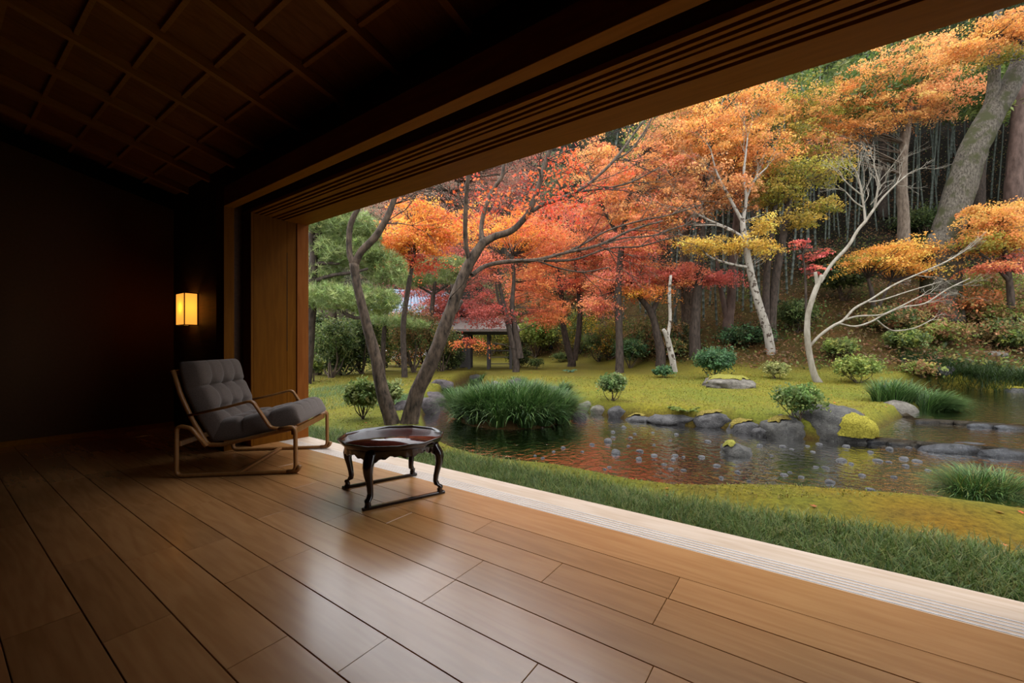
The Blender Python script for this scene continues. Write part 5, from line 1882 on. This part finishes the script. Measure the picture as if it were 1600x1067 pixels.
def cap(o, bm_w, D, H, spec, r):
    """Cushion of moss following the rock's own surface where it grows."""
    cx, cy, rx, ry, th, colr = spec
    src = o.data
    bm = bmesh.new()
    bm.from_mesh(src)
    bmesh.ops.subdivide_edges(bm, edges=bm.edges[:], cuts=1, use_grid_fill=True)
    bm.normal_update()
    dele = []
    W = bm_w
    for v in bm.verts:
        x, y = v.co.x / W, v.co.y / D
        q = math.hypot((x - cx) / rx, (y - cy) / ry) + 0.25 * noise.noise(v.co * 9)
        if q > 1 or v.co.z < H * 0.08:
            dele.append(v)
    nor = {v.index: v.normal.copy() for v in bm.verts}
    for v in bm.verts:
        x, y = v.co.x / W, v.co.y / D
        q = min(1, math.hypot((x - cx) / rx, (y - cy) / ry))
        v.co = v.co + v.normal * (0.012 + th * max(0.0, 1 - q ** 3) + 0.010 * noise.noise(v.co * 30))
    bmesh.ops.delete(bm, geom=dele, context='VERTS')
    bm_obj('moss_cap', bm, M['mosscap_' + colr], o, True)


M['mosscap_y'] = plain('moss_yellow', (0.145, 0.124, 0.018), 0.95, 0.9, 45, 0.45, spec=0.05)
M['mosscap_g'] = plain('moss_green', (0.13, 0.12, 0.025), 0.95, 0.9, 45, 0.45, spec=0.05)
M['mosscap_o'] = plain('moss_brown', (0.11, 0.085, 0.02), 0.95, 0.9, 45, 0.45, spec=0.05)

rock('large boulder with a bright yellow moss cushion at the bend of the stream', 1330, 690, 106, 58, 'rock_moss', .95, .5, 101, moss=(0.05, -0.80, .50, .25, .05, 'y'), sq=1.0, ang=0.4, sub=4)
rock('lichen spotted boulder under the open branched azalea', 1236, 685, 64, 38, 'rock_moss', .8, .5, 102, moss=(-.25, -.05, .5, .35, .03, 'o'), ang=0.7, sub=4)
rock('pale flat topped stone beside the wind swept sedge', 1411, 646, 50, 20, 'rock_pale', .7, .5, 103)
rock('brown rock topped with moss at the back of the lawn', 1148, 606, 74, 21, 'rock_pale', .7, .5, 104, moss=(0.05, .05, .85, .6, .04, 'g'), ang=0.75, sub=4)
bank = [(1172, 676, 46, 20, 'rock', 'y', 'bank stone next left of the lichen spotted boulder'), (1122, 668, 52, 20, 'rock', 'o', 'moss edged bank stone right of the fern'), (1058, 667, 66, 16, 'rock', None, 'long bank stone in front of the fern'),
        (1006, 660, 42, 11, 'rock', 'y', 'low flat bank stone left of the long one'), (968, 655, 30, 18, 'rock', None, 'angular dark bank stone with a pale face'), (938, 648, 24, 14, 'rock_pale', None, 'light pointed bank stone'),
        (918, 642, 24, 15, 'rock_pale', None, 'leftmost pale bank stone beside the sedge mound'), (1200, 680, 30, 12, 'rock', None, 'small bank stone wedged left of the lichen spotted boulder')]
for i, (px, py, w, h, mt, ms, lb) in enumerate(bank):
    rock(lb, px, py, w * 1.12, h * 0.95, mt, .7, .6, 120 + i, moss=(0, .05, .85, .55, .03, 'o' if ms == 'y' else ms) if ms else None, ang=0.7)
left = [(806, 610, 30, 20, 'rock_purple', 'upright dark stone behind the sedge mound'), (824, 616, 26, 13, 'rock_purple', 'low violet stone right of the upright dark one'), (862, 618, 46, 14, 'rock_purple', 'long violet stone above the right end of the sedge mound'),
        (775, 610, 20, 17, 'rock_pale', 'rounded brown stone left of the upright dark one'), (744, 597, 50, 14, 'rock', 'flat mossy rock near the garden gate'), (690, 605, 36, 14, 'rock_purple', 'flat violet rock left of the stream head'),
        (675, 628, 36, 18, 'rock_purple', 'low violet boulder on the left bank'), (664, 645, 44, 28, 'rock_purple', 'largest violet boulder behind the right leaning stem'), (628, 640, 36, 16, 'rock_purple', 'grey rock between the two leaning stems'),
        (905, 664, 28, 26, 'rock_purple', 'dark sloping rock under the right end of the sedge mound'), (690, 640, 22, 8, 'rock_pale', 'small flat stone at the water left of the sedge mound')]
for i, (px, py, w, h, mt, lb) in enumerate(left):
    rock(lb, px, py, w, h, mt, .7, .5, 150 + i)
right = [(1565, 557, 34, 10, 'rock_pale', 'grey flat stone lying on the right slope'), (1590, 616, 40, 12, 'rock_moss', 'moss covered stone at the far side of the upper pool'), (1400, 610, 36, 8, 'rock', 'low stones at the head of the upper pool'), (1480, 583, 30, 12, 'rock', 'dark rock on the slope above the overhanging grass')]
for i, (px, py, w, h, mt, lb) in enumerate(right):
    rock(lb, px, py, w, h, mt, .7, .5, 170 + i, moss=(0, 0, .9, .9, .02, 'y') if i == 1 else None)
rock('mossy boulder standing alone in the stream', 1155, 712, 44, 22, 'rock_moss', .8, .5, 180, z=WZ0, moss=(-.4, -.2, .4, .45, .03, 'g'), ang=0.75, sq=0.95)
# weirs: dark wet stones laid in two lines
wl = [(1392, 692, 50, 12), (1425, 695, 44, 11), (1462, 698, 52, 14), (1505, 706, 74, 20), (1553, 706, 40, 16), (1590, 713, 64, 18)]
wlb = ['first wet weir stone beside the yellow mossed boulder', 'second wet stone of the near weir', 'third wet stone of the near weir', 'long humped wet stone in the middle of the near weir', 'pale topped wet stone of the near weir', 'broad wet stone of the near weir at the right edge']
for i, (px, py, w, h) in enumerate(wl):
    rock(wlb[i], px, py, w * 1.3, h * .75, 'rock_wet', .3, .6, 200 + i, z=WZ0 + 0.01)
wl = [(1462, 660, 40, 8), (1492, 661, 34, 8), (1520, 663, 34, 8), (1548, 667, 44, 11), (1585, 670, 40, 9)]
wlb = ['first wet stone of the far weir beside the sedge', 'second wet stone of the far weir', 'third wet stone of the far weir', 'pale crowned stone of the far weir', 'fifth wet stone of the far weir at the right edge']
for i, (px, py, w, h) in enumerate(wl):
    rock(wlb[i], px, py, w * 1.25, h * .8, 'rock_wet', .3, .6, 220 + i, z=WZ1 + 0.01)

# cobbles lying half out of the shallow water
rc = np.random.default_rng(91)
cp = []
for i in range(5):
    bm = rock_mesh(rc, 2, 0.3)
    cp.append(bm)
cm = []
spots = [(950, 690, 20), (958, 684, 10), (962, 708, 22), (1000, 705, 14), (1022, 712, 13), (998, 718, 16), (1055, 712, 12), (1052, 718, 10), (1068, 714, 8), (1096, 714, 14), (1106, 690, 12), (1120, 728, 13), (1127, 747, 12), (1068, 735, 11), (1048, 733, 12), (1038, 726, 10),
         (985, 684, 9), (992, 678, 8), (982, 697, 9), (975, 668, 10), (958, 675, 9), (1020, 676, 7), (1057, 679, 9), (1047, 688, 6), (1022, 695, 6), (925, 695, 10), (952, 730, 9), (945, 733, 8), (910, 706, 7), (1135, 690, 8),
         (1187, 697, 13), (1223, 698, 12), (1237, 702, 8), (1262, 697, 8), (1280, 694, 11), (1322, 698, 12), (1315, 720, 18), (1330, 725, 10), (1372, 720, 17), (1389, 722, 10), (1412, 717, 18), (1433, 721, 16), (1360, 707, 14), (1390, 702, 14), (1420, 700, 10),
         (1275, 730, 10), (1290, 731, 14), (1225, 742, 14), (1252, 746, 11), (1152, 738, 11), (1297, 754, 17), (1347, 743, 14), (1397, 746, 11), (1360, 765, 16), (1234, 738, 8), (1118, 762, 12), (1132, 765, 10), (1480, 700, 10), (865, 706, 8), (848, 716, 8), (880, 700, 9), (836, 712, 7), (1170, 752, 8), (1415, 728, 12), (1450, 735, 10), (1270, 706, 9), (1205, 712, 8)]
for i, (px, py, w) in enumerate(spots):
    p = at_z(px, py, WZ0)
    k = dep(p) / FPX
    s = w * k / 2 * 0.84
    q = i % 5
    if len(cm) <= q:
        o = bm_obj('cobble', cp[q], M['cobble'], None, True)
        cm.append(o)
    else:
        o = cm[q].copy()
        COL.objects.link(o)
    o.location = (p[0], p[1], WZ0 - 0.05 * s)
    o.scale = (s, s * rc.uniform(0.7, 1.0), s * rc.uniform(0.5, 0.75))
    o.rotation_euler = (0, 0, rc.uniform(0, 6.28))
    tag(o, 'rounded grey cobble half sunk in the shallow stream', 'cobble', 'cobbles in the shallow stream')
# pebbles on the bed
n = 900
dd_ = rc.uniform(4, 9, n)
a_ = rc.uniform(-0.1, 1.2, n)
X, Y = FW[0] * dd_ + RT[0] * a_ * dd_, FW[1] * dd_ + RT[1] * a_ * dd_
g_, sd_, *_ = ground(X, Y, True)
k = sd_ < -0.1
V, Lp = [], []
bm = rock_mesh(rc, 1, 0.25)
bv = np.array([v.co[:] for v in bm.verts])
bf = np.array([[v.index for v in f.verts] for f in bm.faces])
bm.free()
m = 0
CC = []
for x, y, z in zip(X[k], Y[k], g_[k]):
    s = rc.uniform(0.012, 0.045)
    V.append(bv * np.array([s, s * 0.8, s * 0.5]) + np.array([x, y, z]))
    Lp.append(bf + m)
    m += len(bv)
    CC.append(np.repeat(pick([(92, 88, 84), (120, 110, 95), (84, 70, 55)], 1, rc, 0.2), len(bv), 0))
Lp = np.concatenate(Lp)
o = np_mesh('bed_pebbles', np.concatenate(V), Lp.ravel(), np.full(len(Lp), 3), M['needle'], None, np.concatenate(CC), True)
tag(o, 'small pebbles scattered over the brown stream bed', 'pebbles', None, 'stuff')

# ------------------------------------------------------------------ garden gate, temple roof, garden lamp
pg = hit(758, 577)
G = thing('garden_gate', 'small dark roofed timber gate at the far end of the moss lawn', 'gate', tuple(pg), math.atan2(RT[1], RT[0]))
dg = dep(pg)
kg = dg / FPX
M['gate_wood'] = plain('gate_timber', (0.035, 0.03, 0.027), 0.8, 0.1, 20, 0.2)
M['gate_roof'] = plain('gate_thatch', (0.14, 0.115, 0.10), 0.95, 0.4, 25, 0.25)
gw = lambda px: (px - 758) * kg
for px in (710, 733, 763, 798):
    for y in (0.0, 1.1):
        box('post', (gw(px) - 0.07, y - 0.07, -0.2), (gw(px) + 0.07, y + 0.07, 1.75), M['gate_wood'], G)
box('door_panel', (gw(711), -0.03, 0.1), (gw(732), 0.03, 1.6), M['gate_wood'], G)
box('lintel', (gw(704), -0.1, 1.70), (gw(806), 1.2, 1.85), M['gate_wood'], G)
for q in range(4):
    box('railing', (gw(764), -0.02, 0.25 + q * 0.32), (gw(797), 0.02, 0.29 + q * 0.32), M['gate_wood'], G)
bm = bmesh.new()
x0, x1 = gw(698), gw(812)
co = [(x0, -0.9, 1.80), (x1, -0.9, 1.80), (x1, 2.0, 1.80), (x0, 2.0, 1.80), (x0 + .3, 0.55, 2.55), (x1 - .3, 0.55, 2.55), (x0, -0.9, 1.92), (x1, -0.9, 1.92), (x1, 2.0, 1.92), (x0, 2.0, 1.92)]
vs = [bm.verts.new(c) for c in co]
for f in ((0, 1, 7, 6), (1, 2, 8, 7), (2, 3, 9, 8), (3, 0, 6, 9), (6, 7, 5, 4), (8, 9, 4, 5), (7, 8, 5), (9, 6, 4), (3, 2, 1, 0)):
    bm.faces.new([vs[i] for i in f])
bm_obj('roof', bm, M['gate_roof'], G)

M['tile'] = plain('roof_tile_blue', (0.15, 0.175, 0.235), 0.6, 0.1, 12, 0.2)
M['plaster_white'] = plain('white_plaster', (0.6, 0.58, 0.55), 0.9)
pt = at_d(650, 480, 30.0)
zt = gz(pt[0], pt[1])
TP = thing('temple_hall', 'distant temple hall with blue grey tiled hip roof behind the crimson maple', 'building', (pt[0], pt[1], zt), math.atan2(RT[1], RT[0]) + 0.35)
kz = 30.0 / FPX
ze = 1.0 + (541 - 493) * kz - zt
zr = 1.0 + (541 - 452) * kz - zt
box('wall', (-2.6, 0.6, -1.0), (3.6, 4.4, ze), M['plaster_white'], TP)
bm = bmesh.new()
co = [(-3.6, -0.4, ze), (4.6, -0.4, ze), (4.6, 5.4, ze), (-3.6, 5.4, ze), (-1.6, 2.5, zr), (2.6, 2.5, zr)]
vs = [bm.verts.new(c) for c in co]
for f in ((0, 1, 5, 4), (2, 3, 4, 5), (1, 2, 5), (3, 0, 4), (3, 2, 1, 0)):
    bm.faces.new([vs[i] for i in f])
bm_obj('roof', bm, M['tile'], TP)
bm = bmesh.new()
for t in np.linspace(0, 1, 26):
    xa = -3.5 + 8.0 * t
    xb = -1.6 + 4.2 * t
    a, b_ = np.array([xa, -0.42, ze + 0.03]), np.array([xb, 2.45, zr + 0.03])
    s = np.array([0.05, 0, 0])
    n_ = np.array([0, 0, 0.09])
    q = [bm.verts.new(v) for v in (a - s, a + s, b_ + s, b_ - s, a - s + n_, a + s + n_, b_ + s + n_, b_ - s + n_)]
    for f in ((4, 5, 6, 7), (0, 1, 5, 4), (1, 2, 6, 5), (3, 0, 4, 7)):
        bm.faces.new([q[i] for i in f])
o = bm_obj('tile_ribs', bm, M['tile'], TP)
o['kind'] = 'stuff'
for a, b_ in (((-3.6, -0.4, ze), (-1.6, 2.5, zr)), ((4.6, -0.4, ze), (2.6, 2.5, zr)), ((-1.6, 2.5, zr), (2.6, 2.5, zr))):
    T = Tubes()
    T.add(np.array([a, b_]) + np.array([0, 0, 0.1]), [0.16, 0.16], 6, 1)
    T.build('ridge', M['gate_wood'] if a[2] != b_[2] else M['tile'], TP)

pl = hit(861, 553)
GL = thing('garden_lamp', 'small black path lamp on the green bank', 'lamp', tuple(pl))
kl = dep(pl) / FPX
T = Tubes()
T.add(np.array([[0, 0, -0.1], [0, 0, 7 * kl]]), [0.03, 0.03], 6, 1)
T.build('post', M['black'], GL)
T = Tubes()
T.add(np.array([[0, 0, 6 * kl], [0, 0, 7 * kl], [0, 0, 10 * kl], [0, 0, 12 * kl]]), [0.02, 0.16, 0.13, 0.03], 10, 1)
T.build('lamp_head', M['black'], GL)
